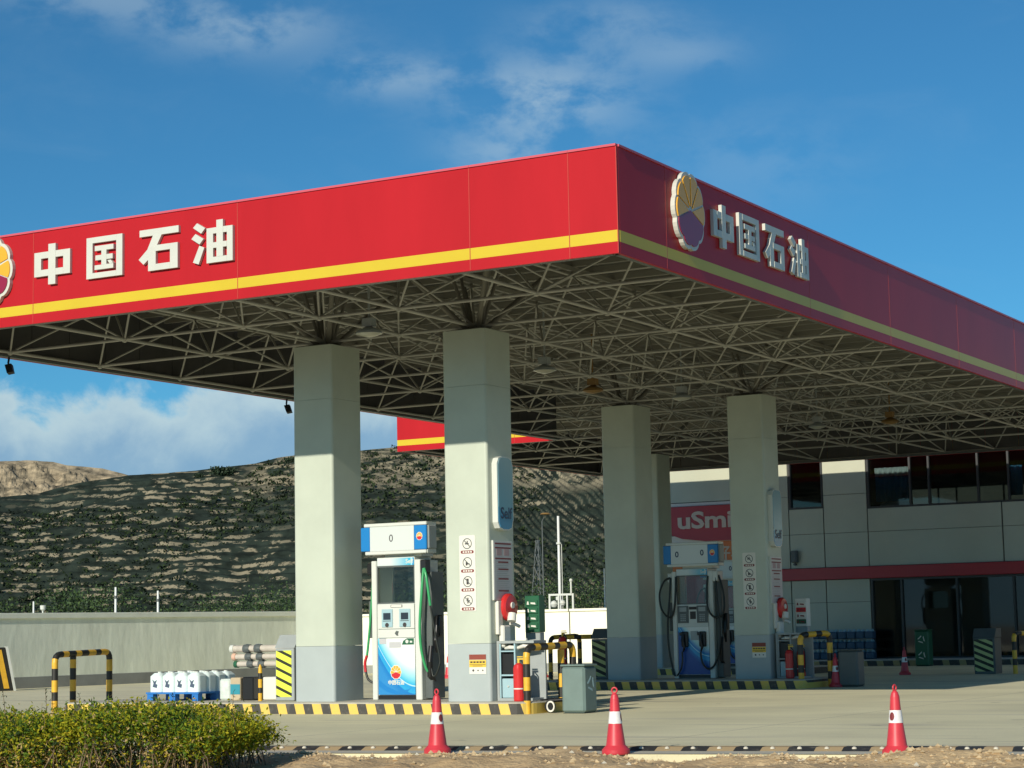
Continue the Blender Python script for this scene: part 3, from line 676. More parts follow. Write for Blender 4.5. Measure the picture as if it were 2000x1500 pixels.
    # side columns with hose mounts
    mb = MB(); mb.bbox(.476, .62, .10, .48, .02, 2.05, 0, .01); mb.bbox(-.60, -.476, .10, .48, 1.0, 1.6, 0, .01); O('side_nozzle_cabinet', mb, 'greyd')
    mb = MB(); mb.bbox(.476, .60, -.02, .12, 2.02, 2.24, 0, .015); mb.bbox(-.60, -.476, .06, .18, 2.02, 2.22, 0, .015); O('hose_bracket', mb, 'black' if variant == 1 else 'wht')
    for s in (1,):
        mb = MB(); mb.bbox(.62, .70, .2, .32, 1.0, 1.35, 0, .02); mb.tube([(.66, .22, 1.33), (.68, .16, 1.18), (.67, .12, .95), (.66, .18, .75)], [.035, .045, .04, .02], 8); mb.tube([(.60, .1, .85), (.62, .02, .6), (.60, .05, .38), (.58, .2, .3)], .045, 8); O('side_nozzle', mb, 'black')
    def curve(pts, r, mt, nm='hose'):
        P = [Vector(p) for p in pts]; Q = []
        for i in range(len(P)-1):
            p0, p1, p2, p3 = P[max(i-1, 0)], P[i], P[i+1], P[min(i+2, len(P)-1)]
            for k in range(6):
                s = k/6; Q.append(.5*((2*p1)+(-p0+p2)*s+(2*p0-5*p1+4*p2-p3)*s*s+(-p0+3*p1-3*p2+p3)*s**3))
        Q.append(P[-1]); mb = MB(); mb.tube(Q, r, 8); O(nm, mb, mt)
    if variant == 1:
        curve([(.55, -.02, 2.10), (.53, -.06, 1.7), (.50, -.08, 1.2), (.51, -.06, .8), (.56, .0, .5), (.60, .04, .45)], .023, 'ghose')
        curve([(.56, -.02, 2.10), (.62, -.05, 1.95), (.68, -.04, 1.5)], .023, 'ghose')
        curve([(.68, -.04, 1.5), (.75, 0, 1.0), (.80, .03, .66), (.79, .03, .55), (.72, .03, .40), (.66, .03, .40), (.62, .04, .7)], .016, 'rubber')
        curve([(-.50, .1, 2.05), (-.53, .08, 1.5), (-.60, .1, 1.0), (-.64, .1, .72)], .020, 'ghose')
        curve([(-.64, .1, .72), (-.68, .1, .6), (-.67, .1, .45)], .024, 'redp', 'hose_end')
        curve([(-.67, .1, .45), (-.62, .1, .33), (-.54, .12, .28), (-.5, .14, .32)], .02, 'rubber')
    else:
        curve([(-.53, .05, 2.12), (-.66, .02, 2.05), (-.76, 0, 1.8), (-.74, 0, 1.5), (-.62, 0, 1.32), (-.48, -.04, 1.3), (-.40, -.05, 1.5), (-.37, -.03, 1.9), (-.37, -.01, 2.14)], .022, 'rubber')
        curve([(-.52, .05, 2.12), (-.53, .0, 1.7), (-.58, -.02, 1.2), (-.57, -.03, .7), (-.50, -.03, .25), (-.44, -.03, .05)], .022, 'rubber')
        curve([(-.25, -.06, .56), (-.24, -.07, .40), (-.28, -.07, .2), (-.38, -.06, .06)], .018, 'rubber')
        curve([(.37, -.01, 2.14), (.35, -.04, 1.8), (.38, -.06, 1.45), (.50, -.06, 1.28), (.64, -.02, 1.28), (.72, 0, 1.45), (.70, .02, 1.8), (.60, .03, 2.15)], .022, 'rubber')
        curve([(.55, 0, 2.1), (.58, -.02, 1.6), (.62, -.03, 1.1), (.60, -.04, .6), (.48, -.05, .28), (.34, -.06, .2), (.22, -.07, .32), (.18, -.07, .55)], .022, 'rubber')
    # small grey foot plates
    mb = MB(); mb.box(-.47, .47, .03, .52, -.002, .02); O('foot_plate', mb, 'greyd')
    return t
dispenser((-17.98, 27.95, .182), 'white dispenser with a single 0 display and green hoses on the sunlit front island', 1)
dispenser((-17.94, 39.45, .182), 'shaded dispenser with two 0 digits and black hoses on the second island', 2)
dispenser((-22.25, 50.9, .182), 'third dispenser glimpsed through the window of the two-zero dispenser', 2)

# ================================================================ things fixed to the columns
def pictos(x0, yf, z0, z1, label):
    t = thing('safety_pictogram_panel', label, 'safety sign', (x0+.14, yf, z0), 'pictogram panels on columns'); off = t.location; H = z1-z0; W = .29
    mb = MB(off); mb.prism(rrect(W, H, .02, 2, x0+W/2, (z0+z1)/2), FN(0, yf, 0), .001, .006); obj('plate', mb, 'wlab', t)
    for i in range(4):
        cz = z1-.13-i*(H/4); cx = x0+W/2
        mb = MB(off)
        for k in range(20):
            a0, a1 = R(18*k), R(18*k+18)
            mb.prism([(cx+.085*math.cos(a0), cz+.085*math.sin(a0)), (cx+.085*math.cos(a1), cz+.085*math.sin(a1)), (cx+.072*math.cos(a1), cz+.072*math.sin(a1)), (cx+.072*math.cos(a0), cz+.072*math.sin(a0))], FN(0, yf, 0), .006, .008)
        mb.prism([(cx-.058, cz+.045), (cx-.048, cz+.055), (cx+.058, cz-.045), (cx+.048, cz-.055)][::-1], FN(0, yf, 0), .0065, .0085)
        obj('prohibition_ring', mb, 'greyd', t)
        mb = MB(off)
        if i == 0: mb.box(cx-.04, cx+.03, yf-.0078, yf-.006, cz-.012, cz+.008); mb.box(cx-.005, cx+.012, yf-.0078, yf-.006, cz+.009, cz+.045)
        elif i == 1: mb.box(cx-.03, cx+.0, yf-.0078, yf-.006, cz-.045, cz+.01); mb.box(cx-.005, cx+.04, yf-.0076, yf-.006, cz-.03, cz-.012)
        elif i == 2: mb.box(cx-.022, cx+.018, yf-.0078, yf-.006, cz-.045, cz+.045)
        else: mb.box(cx-.012, cx+.008, yf-.0078, yf-.006, cz-.045, cz+.045); mb.box(cx-.03, cx+.035, yf-.0076, yf-.006, cz-.01, cz+.004)
        obj('pictogram', mb, 'ink', t)
        mb = MB(off); mb.prism(rrect(.235, .048, .02, 2, cx, cz-.13), FN(0, yf, 0), .006, .008); obj('caption_bar', mb, 'darkred', t)
        mb = MB(off)
        for k in range(4): mb.box(cx-.08+k*.045, cx-.05+k*.045, yf-.0095, yf-.008, cz-.142, cz-.118)
        obj('caption_marks', mb, 'wlab', t)
pictos(-16.42, 27.38, 1.57, 2.75, 'white strip of four prohibition pictograms on the sunlit column')
pictos(-16.50, 38.82, 1.59, 2.75, 'white strip of four prohibition pictograms on the shaded column')
def wlabel(x0, yf, z0, label):
    t = thing('warning_label', label, 'warning label', (x0+.15, yf, z0), 'warning labels on column bases'); off = t.location
    mb = MB(off); mb.box(x0, x0+.30, yf-.006, yf-.001, z0, z0+.30); obj('plate', mb, 'wlab', t)
    mb = MB(off); mb.box(x0, x0+.30, yf-.008, yf-.0065, z0+.22, z0+.30); obj('red_header', mb, 'brown', t)
    mb = MB(off); mb.box(x0, x0+.30, yf-.008, yf-.0065, z0+.105, z0+.215); obj('yellow_band', mb, 'ylab', t)
    mb = MB(off); mb.box(x0+.01, x0+.29, yf-.010, yf-.0085, z0+.14, z0+.147); mb.box(x0+.06, x0+.24, yf-.010, yf-.0085, z0+.12, z0+.127)
    for k in range(5): mb.box(x0+.02+k*.055, x0+.06+k*.055, yf-.010, yf-.0085, z0+.17, z0+.195)
    for k in (0, 1, 2): mb.prism(scal(.020 if k == 0 else .014, 6, .2, 12), FN(x0+.07+k*.085, yf, z0+.055), .006, .008)
    obj('printed_marks', mb, 'ink', t)
wlabel(-16.27, 27.376, .60, 'red yellow and white warning label low on the sunlit column')
wlabel(-16.35, 38.816, .61, 'red yellow and white warning label low on the shaded column')
def self_sign(xf, y0, z0, z1, label):
    t = thing('self_service_sign', label, 'self-service sign', (xf, y0+.26, z0), 'blue self-service signs on columns'); off = t.location
    W = .50; c = (y0+W/2, (z0+z1)/2); H = z1-z0; q = .12
    P = [(c[0]+u, c[1]+v) for u, v in ((-W/2+.06, -H/2+.03), (-.08, -H/2), (.08, -H/2), (W/2-.06, -H/2+.03), (W/2, -H/2+q+.06), (W/2, H/2-q), (W/2-.05, H/2-.03), (.1, H/2), (-.1, H/2), (-W/2+.05, H/2-.03), (-W/2, H/2-q), (-W/2, -H/2+q))]
    mb = MB(off); mb.prism(P, FX(xf, 0, 0), .0, .095); obj('sign_case', mb, 'wht', t)
    P2 = [(c[0]+(u-c[0])*.9, c[1]+(v-c[1])*.97) for u, v in P]
    mb = MB((t.location.x, t.location.y, 0)); mb.prism(P2, FX(xf, 0, 0), .095, .103); o = obj('sign_face', mb, 'selfface', t, loc=(0, 0, -t.location.z))
    text('Self', .25, lambda u, v, d_: (xf+.104+d_, c[0]+u, z0+.26+v), 'inkblue', t, 'sign_lettering', .003, bold=.004, off=off)
self_sign(-15.89, 27.52, 2.82, 3.98, 'pale-to-deep blue Self sign on the sunlit column side')
self_sign(-15.96, 38.97, 2.85, 4.04, 'pale-to-deep blue Self sign on the shaded column side')
def notice(xf, y0, z0, z1, label):
    t = thing('notice_board', label, 'notice board', (xf, y0+.3, z0), 'tall notice boards on columns'); off = t.location; W = .60
    mb = MB(off); mb.prism([(y0, z0), (y0+W, z0), (y0+W, z1), (y0, z1)], FX(xf, 0, 0), .0, .03); obj('board', mb, 'wht', t)
    mb = MB(off); mb.prism([(y0+.02, z0+.02), (y0+W-.02, z0+.02), (y0+W-.02, z1-.02), (y0+.02, z1-.02)], FX(xf, 0, 0), .03, .033); obj('sheet', mb, 'notice', t)
    mb = MB(off); H = z1-z0
    for f in (.97, .90, .72, .66, .54, .38, .18):
        wd = .5 if f > .68 else .32; zc = z0+H*f-.02; mb.prism([(y0+.3-wd/2, zc-.012), (y0+.3+wd/2, zc-.012), (y0+.3+wd/2, zc+.012), (y0+.3-wd/2, zc+.012)], FX(xf, 0, 0), .033, .035)
    obj('heading_bar', mb, 'darkred', t)
    mb = MB(off)
    for k in range(26):
        zc = z0+.05+k*H*.033
        if zc < z1-.3: mb.prism([(y0+.08, zc-.004), (y0+.42+.1*((k*7) % 3)/3, zc-.004), (y0+.42+.1*((k*7) % 3)/3, zc+.004), (y0+.08, zc+.004)], FX(xf, 0, 0), .033, .0345)
    obj('printed_lines', mb, 'grey', t)
    mb = MB(off)
    for a in (.1, .33): mb.prism([(y0+a, z0+H*.75), (y0+a+.16, z0+H*.75), (y0+a+.16, z0+H*.86), (y0+a, z0+H*.86)], FX(xf, 0, 0), .033, .035)
    obj('printed_block', mb, 'pinkish', t)
notice(-15.89, 27.47, 1.73, 2.66, 'tall printed notice board below the Self sign on the sunlit column')
notice(-15.96, 38.93, 1.70, 2.66, 'tall printed notice board below the Self sign on the shaded column')
def reel(xf, y, z, label):
    t = thing('hose_reel', label, 'hose reel', (xf, y, z-.2), 'red reels on columns'); off = t.location
    mb = MB(off); mb.lathe([(.02, .02), (.19, .03), (.215, .05), (.215, .10), (.19, .13), (.06, .15)], (xf, y, z), 24, axis='x'); obj('drum', mb, 'extred', t)
    mb = MB(off); mb.lathe([(.05, .15), (.05, .17)], (xf, y-.02, z+.03), 12, axis='x'); mb.tube([(xf+.17, y-.06, z-.10), (xf+.18, y-.10, z-.22)], .07, 10); obj('hub', mb, 'wlab', t)
    mb = MB(off); mb.bbox(xf, xf+.06, y-.30, y-.16, z-.42, z+.10, 0, .01); obj('mount', mb, 'wlab', t)
    mb = MB(off); mb.bbox(xf+.02, xf+.12, y-.24, y-.02, z-.62, z-.28, 0, .02); mb.tube([(xf+.1, y+.0, z-.25), (xf+.14, y+.1, z-.27), (xf+.16, y+.18, z-.3)], .03, 6); obj('cloth_bag', mb, 'wlab', t)
reel(-15.89, 27.84, 1.62, 'bright red hose reel with white bag on the sunlit column')
reel(-15.96, 39.34, 1.61, 'dark red hose reel on the shaded column side')
# cabinets at the columns
def shelf(x0, yf, label, sun):
    t = thing('equipment_shelf', label, 'shelf cabinet', (x0+.23, yf+.2, .18), 'grey shelf cabinets beside columns'); off = t.location; z0 = .182
    mb = MB(off); x1 = x0+.66
    for a in ((x0, x0+.04, yf, yf+.4, z0, 1.06), (x0+.041, x1, yf+.36, yf+.4, z0, 1.06), (x0, x1, yf, yf+.4, 1.061, 1.10), (x0+.041, x0+.62, yf, yf+.36, z0, z0+.04)): mb.box(*a)
    obj('carcass', mb, 'grey', t)
    mb = MB(off); mb.box(x0+.041, x0+.30, yf+.02, yf+.355, .56, .585); mb.box(x0+.30, x0+.325, yf+.01, yf+.355, z0+.041, 1.06); mb.box(x0+.041, x0+.065, yf+.01, yf+.03, z0+.041, 1.06); mb.box(x0+.041, x0+.299, yf+.02, yf+.355, .93, .95); obj('shelf', mb, 'lblue' if sun else 'grey', t)  # shaded column gets duller shelves, its shade put into their colour
    mb = MB(off); mb.box(x0+.07, x0+.295, yf+.05, yf+.34, .59, .90); obj('recess_shade', mb, 'black', t)  # solid black block standing in for the shade inside the open compartment
    q = thing('storage_box', 'pale blue box on the lowest shelf beside the '+('sunlit' if sun else 'shaded')+' column', 'box', (x0+.18, yf+.2, z0+.042)); o2 = q.location
    mb = MB(o2); mb.bbox(x0+.075, x0+.29, yf+.015, yf+.33, z0+.042, z0+.34, 0, .01); obj('box_body', mb, 'lblue', q); mb = MB(o2); mb.ball((x0+.19, yf+.01, z0+.22), .018); obj('knob', mb, 'wht', q)
    mb = MB(); mb.tube([(x0+.10, yf+.1, .985), (x0+.2, yf+.05, 1.0), (x0+.33, yf+.1, .99), (x0+.45, yf+.06, 1.02), (x0+.6, yf+.1, 1.01)], [.02, .032, .028, .034, .02], 8); tag(obj('folded_rag', mb, 'wlab'), 'crumpled white cloth on the upper shelf beside the '+('sunlit' if sun else 'shaded')+' column', 'cloth')
shelf(-15.88, 27.55, 'grey steel shelf cabinet with pale shelves against the sunlit column', True)
shelf(-15.91, 39.0, 'grey shelf cabinet with shelves darkened for shade against the shaded column', False)
def exting(x, y, z, label, h=.52, r=.085):
    t = thing('fire_extinguisher', label, 'fire extinguisher', (x, y, z), 'red fire extinguishers')
    mb = MB(); mb.lathe([(r*.9, 0), (r, .02), (r, h-.08), (r*.8, h-.03), (r*.3, h)], n=16); obj('cylinder', mb, 'extred', t)
    mb = MB(); mb.lathe([(.02, h), (.02, h+.05)], n=8); mb.box(-.02, .09, -.012, .012, h+.05, h+.07); mb.box(-.02, .08, -.012, .012, h+.085, h+.10); obj('valve_handle', mb, 'ylab', t)
    mb = MB(); mb.tube([(.03, 0, h+.05), (.09, -.01, h-.02), (.10, -.02, h*.5), (.095, -.03, .12)], .012, 6); obj('discharge_hose', mb, 'black', t)
    mb = MB(); mb.lathe([(r+.002, .18), (r+.002, .20)], n=16, cap=False); obj('strap', mb, 'wlab', t)
    return t
e0 = exting(-15.42, 27.42, .182, 'red extinguisher beside the grey shelf on the front island', .58, .088)
copy_thing(e0, (-15.60, 38.95, .182), 'dark red extinguisher beside the shaded column shelf')
copy_thing(e0, (-15.43, 39.15, .182), 'second extinguisher tucked behind the one at the shaded column shelf')
copy_thing(e0, (-20.62, 38.6, .42), 'red extinguisher just left of the shaded striped cabinet', scale=(1.1, 1.1, 1.2))

# payment posts with green rows
def post(x0, y, label, green):
    t = thing('information_post', label, 'information post', (x0+.12, y, .18), 'narrow posts at island ends'); off = t.location
    mb = MB(off); mb.bbox(x0-.005, x0+.27, y, y+.22, .182, .46, 0, .01); obj('base_block', mb, 'greyd', t)
    mb = MB(off); mb.bbox(x0+.02, x0+.25, y+.03, y+.18, .461, 1.22, 0, .01); mb.box(x0-.02, x0+.019, y+.05, y+.15, .461, 1.74); obj('stem', mb, 'grey', t)
    mb = MB(off); mb.bbox(x0, x0+.26, y, y+.2, 1.221, 1.80, 0, .01); obj('head', mb, 'green' if green else 'wlab', t)
    for k in range(4):
        mb = MB(off); z = 1.64-k*.12
        mb.bbox(x0+.03, x0+.24, y-.02, y-.001, z, z+.09, 0, .006); obj('row_panel', mb, 'green' if green else ('wlab', 'redp', 'wlab', 'green')[k], t)
        mb = MB(off); mb.prism([(x0+.05, z+.02), (x0+.09, z+.02), (x0+.08, z+.07), (x0+.06, z+.07)], FN(0, y-.02, 0), .0, .002); mb.prism([(x0+.12, z+.03), (x0+.21, z+.02), (x0+.2, z+.05), (x0+.12, z+.055)], FN(0, y-.02, 0), .0, .002); obj('row_mark', mb, 'wlab' if green else 'darkred', t)
post(-15.84, 28.4, 'grey post with dark green numbered rows at the end of the front island', True)
post(-15.80, 39.85, 'post with white red and green rows at the end of the second island', False)

# striped cabinets
def chev(x0, x1, yf, z0, stripe, label, h=1.08, sun=True):
    t = thing('striped_cabinet', label, 'cabinet', ((x0+x1)/2, yf+.3, z0), 'grey cabinets with diagonal stripes'); off = t.location
    mb = MB(off); mb.bbox(x0, x1, yf, yf+.55, z0, z0+h-.22, 0, .012); obj('body', mb, 'grey' if sun else 'greyd', t)  # out of the sun the grey is darker, shade put into the paint
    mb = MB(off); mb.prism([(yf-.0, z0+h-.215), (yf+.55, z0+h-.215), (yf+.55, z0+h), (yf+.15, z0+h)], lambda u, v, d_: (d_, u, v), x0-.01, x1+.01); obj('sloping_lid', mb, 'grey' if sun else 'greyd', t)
    mb = MB(off); mb.box(x0+.02, x1-.05, yf-.006, yf-.001, z0+.06, z0+h-.26); obj('stripe_panel', mb, stripe, t)
chev(-20.25, -19.87, 27.75, .182, 'chev', 'grey cabinet with bright yellow and black stripes left of the sunlit column')
chev(-20.29, -19.91, 39.3, .182, 'chev_shade', 'grey cabinet with yellow stripes, both darkened for shade, left of the shaded column', sun=False)
chev(-14.62, -14.1, 48.3, 0, 'chev_shade', 'striped cabinet standing at the far right near the shop front', sun=False)
t = thing('marker_post', 'slim yellow and black post beside the striped cabinet on the front island', 'post', (-20.45, 27.6, .182))
mb = MB(); zz = [0, .13, .22, .36, .46, .55, .60]; mb.tube([(0, 0, z) for z in zz], [.035, .035, .035, .035, .035, .03, .012], 10, mseg=[1, 0, 1, 0, 1, 1]); obj('post', mb, ['bark', 'bary'], t)

# ================================================================ tubular crash barriers
def barrier(name_label, paths, group, r=.055, seg=.185):
    p00 = paths[0][0]; t = thing('crash_barrier', name_label, 'barrier', (p00[0], p00[1], 0), group)
    for pts in paths:
        # resample with rounded corners
        P = [Vector(p) for p in pts]; Q = [P[0]]
        for i in range(1, len(P)-1):
            a, b_, c = P[i-1], P[i], P[i+1]; d0 = (a-b_).normalized()*min(.14, (a-b_).length*.45); d1 = (c-b_).normalized()*min(.14, (c-b_).length*.45)
            for k in range(5):
                s = k/4; Q.append((b_+d0)*(1-s)**2+b_*2*s*(1-s)+(b_+d1)*s*s)
        Q.append(P[-1]); S = [Q[0]]; D = [0]
        for a, b_ in zip(Q, Q[1:]):
            n_ = max(1, int((b_-a).length/.05))
            for k in range(1, n_+1): S.append(a.lerp(b_, k/n_)); D.append(D[-1]+(b_-a).length/n_)
        mb = MB(t.location)
        ms = []
        for i in range(len(S)-1):
            q = ((D[i]+.02)/seg) % 2.0; ms.append(0 if q < 1.0 else 1)
        mb.tube(S, r, 12, mseg=ms); obj('tube', mb, ['bary', 'bark'], t)
    return t
barrier('yellow and black tube barrier at the right end of the front island', [[(-15.13, 27.15, 0), (-15.13, 27.15, .99), (-15.05, 28.5, 1.02), (-15.05, 28.5, 0)], [(-15.10, 28.2, 0), (-15.10, 28.2, .95)]], 'yellow and black crash barriers')
barrier('yellow and black tube barrier behind the hedge at the far left', [[(-24.62, 27.25, 0), (-24.62, 27.25, 1.0), (-24.72, 28.8, 1.03), (-24.72, 28.8, 0)], [(-24.65, 27.75, 0), (-24.65, 27.75, .96)]], 'yellow and black crash barriers')
barrier('shaded tube barrier in front of the dark bin at the second island', [[(-15.22, 38.6, .1), (-15.22, 38.6, 1.05), (-14.88, 39.35, 1.08), (-14.88, 39.35, 0)]], 'yellow and black crash barriers', .06)
barrier('dark tube barrier left of the shaded striped cabinet', [[(-21.30, 39.3, 0), (-21.30, 39.3, 1.09), (-21.05, 40.2, 1.12), (-21.05, 40.2, 0)], [(-21.15, 39.7, 1.09), (-20.45, 39.95, 1.09)]], 'yellow and black crash barriers', .05)
barrier('tube barrier at the extreme right beyond the striped cabinet', [[(-13.6, 48.2, 0), (-13.6, 48.2, .95), (-13.0, 49.6, .95), (-13.0, 49.6, 0)]], 'yellow and black crash barriers')
# leaning striped board at far left
t = thing('leaning_barrier_board', 'striped board leaning against the grey wall at the left edge', 'barrier board', (-37.1, 39.0, 0), rz=R(65))
mb = MB(); mb.prism([(-.6, 0), (.35, 0), (.12, 1.1), (-.83, 1.1)], FN(0, 0, 0), 0, .08); obj('frame', mb, 'bark', t)
mb = MB()
for a in (-.5, -.2, .1): mb.prism([(a, .06), (a+.14, .06), (a-.08, 1.04), (a-.22, 1.04)], FN(0, 0, 0), .08, .09)
obj('yellow_bar', mb, 'bary', t)
mb = MB(); mb.prism([(.36, 0), (.42, 0), (.19, 1.12), (.13, 1.12)], FN(0, 0, 0), 0, .1); obj('white_edge', mb, 'wht', t)

# pipe end on island
t = thing('pipe_stub', 'short black pipe with a pale ring at the right end of the front island', 'pipe', (-14.93, 27.55, 0))
mb = MB(); mb.tube([(-.25, .35, .10), (0, -.05, .10)], .085, 14); mb.tube([(-.3, .2, .17), (.1, .25, .19)], .03, 8); obj('pipe', mb, 'black', t)
mb = MB(); 
for k in range(16):
    a0, a1 = 2*math.pi*k/16, 2*math.pi*(k+1)/16
    mb.prism([(.05*math.cos(a0), .10+.06*math.sin(a0)), (.07*math.cos(a0), .10+.085*math.sin(a0)), (.07*math.cos(a1), .10+.085*math.sin(a1)), (.05*math.cos(a1), .10+.06*math.sin(a1))], FN(0.02, -.06, 0), 0.0, .02)
obj('ring', mb, 'wlab', t)

# bins
def bin_(x, y, w_, d_, h, mt, label, sign, rz=0):
    t = thing('litter_bin', label, 'bin', (x, y, 0), 'bins on the forecourt', rz=rz)
    mb = MB(); mb.bbox(-w_/2, w_/2, -d_/2, d_/2, .01, h, 0, .035); obj('body', mb, mt, t)
    mb = MB(); mb.bbox(-w_/2-.008, w_/2+.008, -d_/2-.008, d_/2+.008, h+.002, h+.03, 0, .02); obj('lid', mb, mt, t)
    mb = MB(); mb.box(-w_/2+.02, w_/2-.02, -d_/2+.02, d_/2-.02, 0, .009); obj('foot', mb, 'black', t)
    if sign:
        f = FX(w_/2, 0, 0) if sign == 'x' else FN(0, -d_/2, 0)
        for cz in ([h*.62] if sign == 'x' else [h*.3, h*.75]):
            mb = MB(); s = .10
            for k in range(3):
                a = R(90+120*k); b_ = R(90+120*k+85)
                p = [(s*.8*math.cos(a), cz+s*.8*math.sin(a)), (s*1.2*math.cos(a), cz+s*1.2*math.sin(a)), (s*1.2*math.cos(b_), cz+s*1.2*math.sin(b_)), (s*.8*math.cos(b_), cz+s*.8*math.sin(b_))][::-1]
                mb.prism(p[::-1], f, .001, .004)
            obj('recycling_mark', mb, 'lblue' if sign == 'x' else 'wlab', t)
    return t
bin_(-14.45, 27.55, .40, .42, .70, 'bin', 'green-grey litter bin with a recycling mark beside the front island', 'x')
bin_(-14.42, 39.3, .42, .4, .72, 'greyd', 'dark grey bin beside the cone at the second island', None)
g0 = bin_(-18.9, 57.6, .42, .4, 1.02, 'green', 'tall green recycling bin by the shop plinth', 'y')

# ================================================================ cones
def cone_proto(loc, label, h=.67):
    t = thing('traffic_cone', label, 'traffic cone', loc, 'red traffic cones with a white band')
    s = h/.67
    mb = MB(); mb.lathe([(.138*s, 0), (.142*s, .012), (.142*s, .045*s), (.125*s, .062*s), (.098*s, .09*s), (.0705*s, .290*s)], n=24); mb.lathe([(.0700*s, .2901*s), (.053*s, .43*s)], n=24, cap=False)
    mb.lathe([(.053*s, .431*s), (.044*s, .55*s), (.032*s, .59*s), (.016*s, .61*s)], n=24); obj('cone_body', mb, 'conered', t)
    mb = MB(); mb.lathe([(.0705*s, .305*s), (.057*s, .425*s)], n=24, cap=False); b_ = obj('white_band', mb, 'conewhite', t)
    Q = [(0.0+.027*s*math.cos(a), 0, .635*s+.027*s*math.sin(a)) for a in [2*math.pi*k/14 for k in range(15)]]
    mb = MB(); mb.tube(Q, .009*s, 6, cap=False); obj('lifting_ring', mb, 'conered', t)
    mb = MB(); P = []
    for cy_, sz, mm in ((0, 1, 0),):
        V = []; F = []
        for i in range(7):
            for j in range(5):
                u = (i-3)/3; v = (j-2)/2; zz_ = .367*s+v*.038*s; rr = (.0705-.0135*(zz_/s-.305)/.12)*s+.002; ww = math.sqrt(max(0, 1-v*v*.8)); a = u*.42*ww
                V.append((rr*math.cos(a), rr*math.sin(a), zz_))
        for i in range(6):
            for j in range(4): F.append((i*5+j, i*5+5+j, i*5+6+j, i*5+1+j))
        mb.add(V, F, 0)
    obj('band_emblem', mb, 'darkred', t)
    return t
c1 = cone_proto((-11.27, 18.28, 0.0), 'red cone in front of the white dispenser, leftmost of the three in front')
c1.rotation_euler = (0, 0, R(-18))
copy_thing(c1, (-9.33, 18.55, 0), 'middle front cone, standing below the second island', rz=R(15))
copy_thing(c1, (-6.52, 18.93, 0), 'rightmost front cone, standing alone on the pale concrete', rz=R(-105))
copy_thing(c1, (-26.35, 48.2, 0), 'distant cone seen between the post and the front barrier', rz=R(140))
copy_thing(c1, (-31.0, 53.3, 0), 'distant cone tip seen just above the green-grey bin', rz=R(140))
copy_thing(c1, (-14.70, 39.15, 0), 'cone beside the dark grey bin at the second island', rz=R(-40))
copy_thing(c1, (-16.25, 48.0, 0), 'shaded cone in front of the shop plinth, right of the dark bin', rz=R(-40))
copy_thing(c1, (-29.2, 48.0, 0), 'distant cone peeking out left of the sunlit pictogram column', rz=R(100))

# ================================================================ goods behind the front island
pal = thing('plastic_pallet', 'blue plastic pallet behind the front island holding white jugs', 'pallet', (-22.35, 28.2, .182))
mb = MB(pal.location); mb.box(-22.92, -21.78, 27.65, 28.8, .30, .33); obj('deck', mb, 'pallet', pal)
for x in (-22.90, -22.42, -21.93):
    for y in (27.66, 28.16, 28.66): mb = MB(pal.location); mb.box(x, x+.13, y, y+.12, .182, .299); obj('block', mb, 'pallet', pal)
jug = None; cnt = 0; names = ['leftmost', 'second', 'third', 'rightmost']
def mkjug(loc, label):
    t = thing('plastic_jug', label, 'jug', loc, 'milky plastic jugs on the pallet')
    mb = MB(); mb.prism(rrect(.262, .262, .06, 4), lambda u, v, d_: (u, v, d_), 0, .27); V = []
    P, Q = rrect(.262, .262, .06, 4), rrect(.16, .16, .05, 4); k = len(P)
    mb.add([(u, v, .27) for u, v in P]+[(u, v, .325) for u, v in Q], [(i, (i+1) % k, (i+1) % k+k, i+k) for i in range(k)]+[tuple(range(k, 2*k))]); obj('bottle', mb, 'jug', t)
    mb = MB(); mb.lathe([(.035, .325), (.035, .345)], n=10); obj('cap', mb, 'wht', t)
    mb = MB(); mb.prism([(-.05, .11), (.04, .09), (.055, .15), (.015, .16), (.045, .23), (-.01, .20), (-.06, .24), (-.03, .17)], FN(0, -.131, -.02), .001, .003); obj('printed_label', mb, 'jugmark', t)
    return t
for r_ in range(4):
    for i in range(4):
        lb = f'{names[i]} white jug in the {("front", "second", "third", "back")[r_]} row on the blue pallet'
        loc = (-22.76+i*.268, 27.83+r_*.268, .331)
        if jug is None: jug = mkjug(loc, lb)
        else: copy_thing(jug, loc, lb)
t = thing('wrapped_carton', 'cardboard carton with a teal print wrapped in clear plastic right of the pallet', 'carton', (-21.28, 28.1, .182))
mb = MB(); mb.bbox(-.26, -.02, -.2, .2, 0, .36, 0, .03); obj('plastic_wrapping', mb, 'wrap', t)
mb = MB(); mb.bbox(-.018, .19, -.2, .22, .0, .38, 0, .01); obj('carton_body', mb, 'card', t)
mb = MB(); mb.box(-.016, .185, -.204, -.2005, .10, .27); obj('print', mb, 'teal', t)
t = thing('dark_carton', 'dark wrapped carton beside the teal printed one', 'carton', (-20.95, 28.1, .182))
mb = MB(); mb.bbox(-.12, .12, -.18, .2, 0, .39, 0, .02); obj('carton_body', mb, 'black', t)
t = thing('grey_carton', 'pale grey carton next to the striped cabinet behind the island', 'carton', (-20.66, 28.35, .182))
mb = MB(); mb.bbox(-.15, .14, -.2, .2, 0, .38, 0, .015); obj('carton_body', mb, 'wlab', t)
rack = thing('pipe_rack', 'steel rack behind the striped cabinet carrying plastic pipes', 'rack', (-20.0, 28.7, .182))
mb = MB(rack.location)
for x in (-20.30, -20.05): mb.box(x, x+.05, 28.5, 28.75, .182, .70); mb.box(x, x+.05, 28.5, 28.54, .701, 1.15)
obj('rack_frame', mb, 'grey', rack)
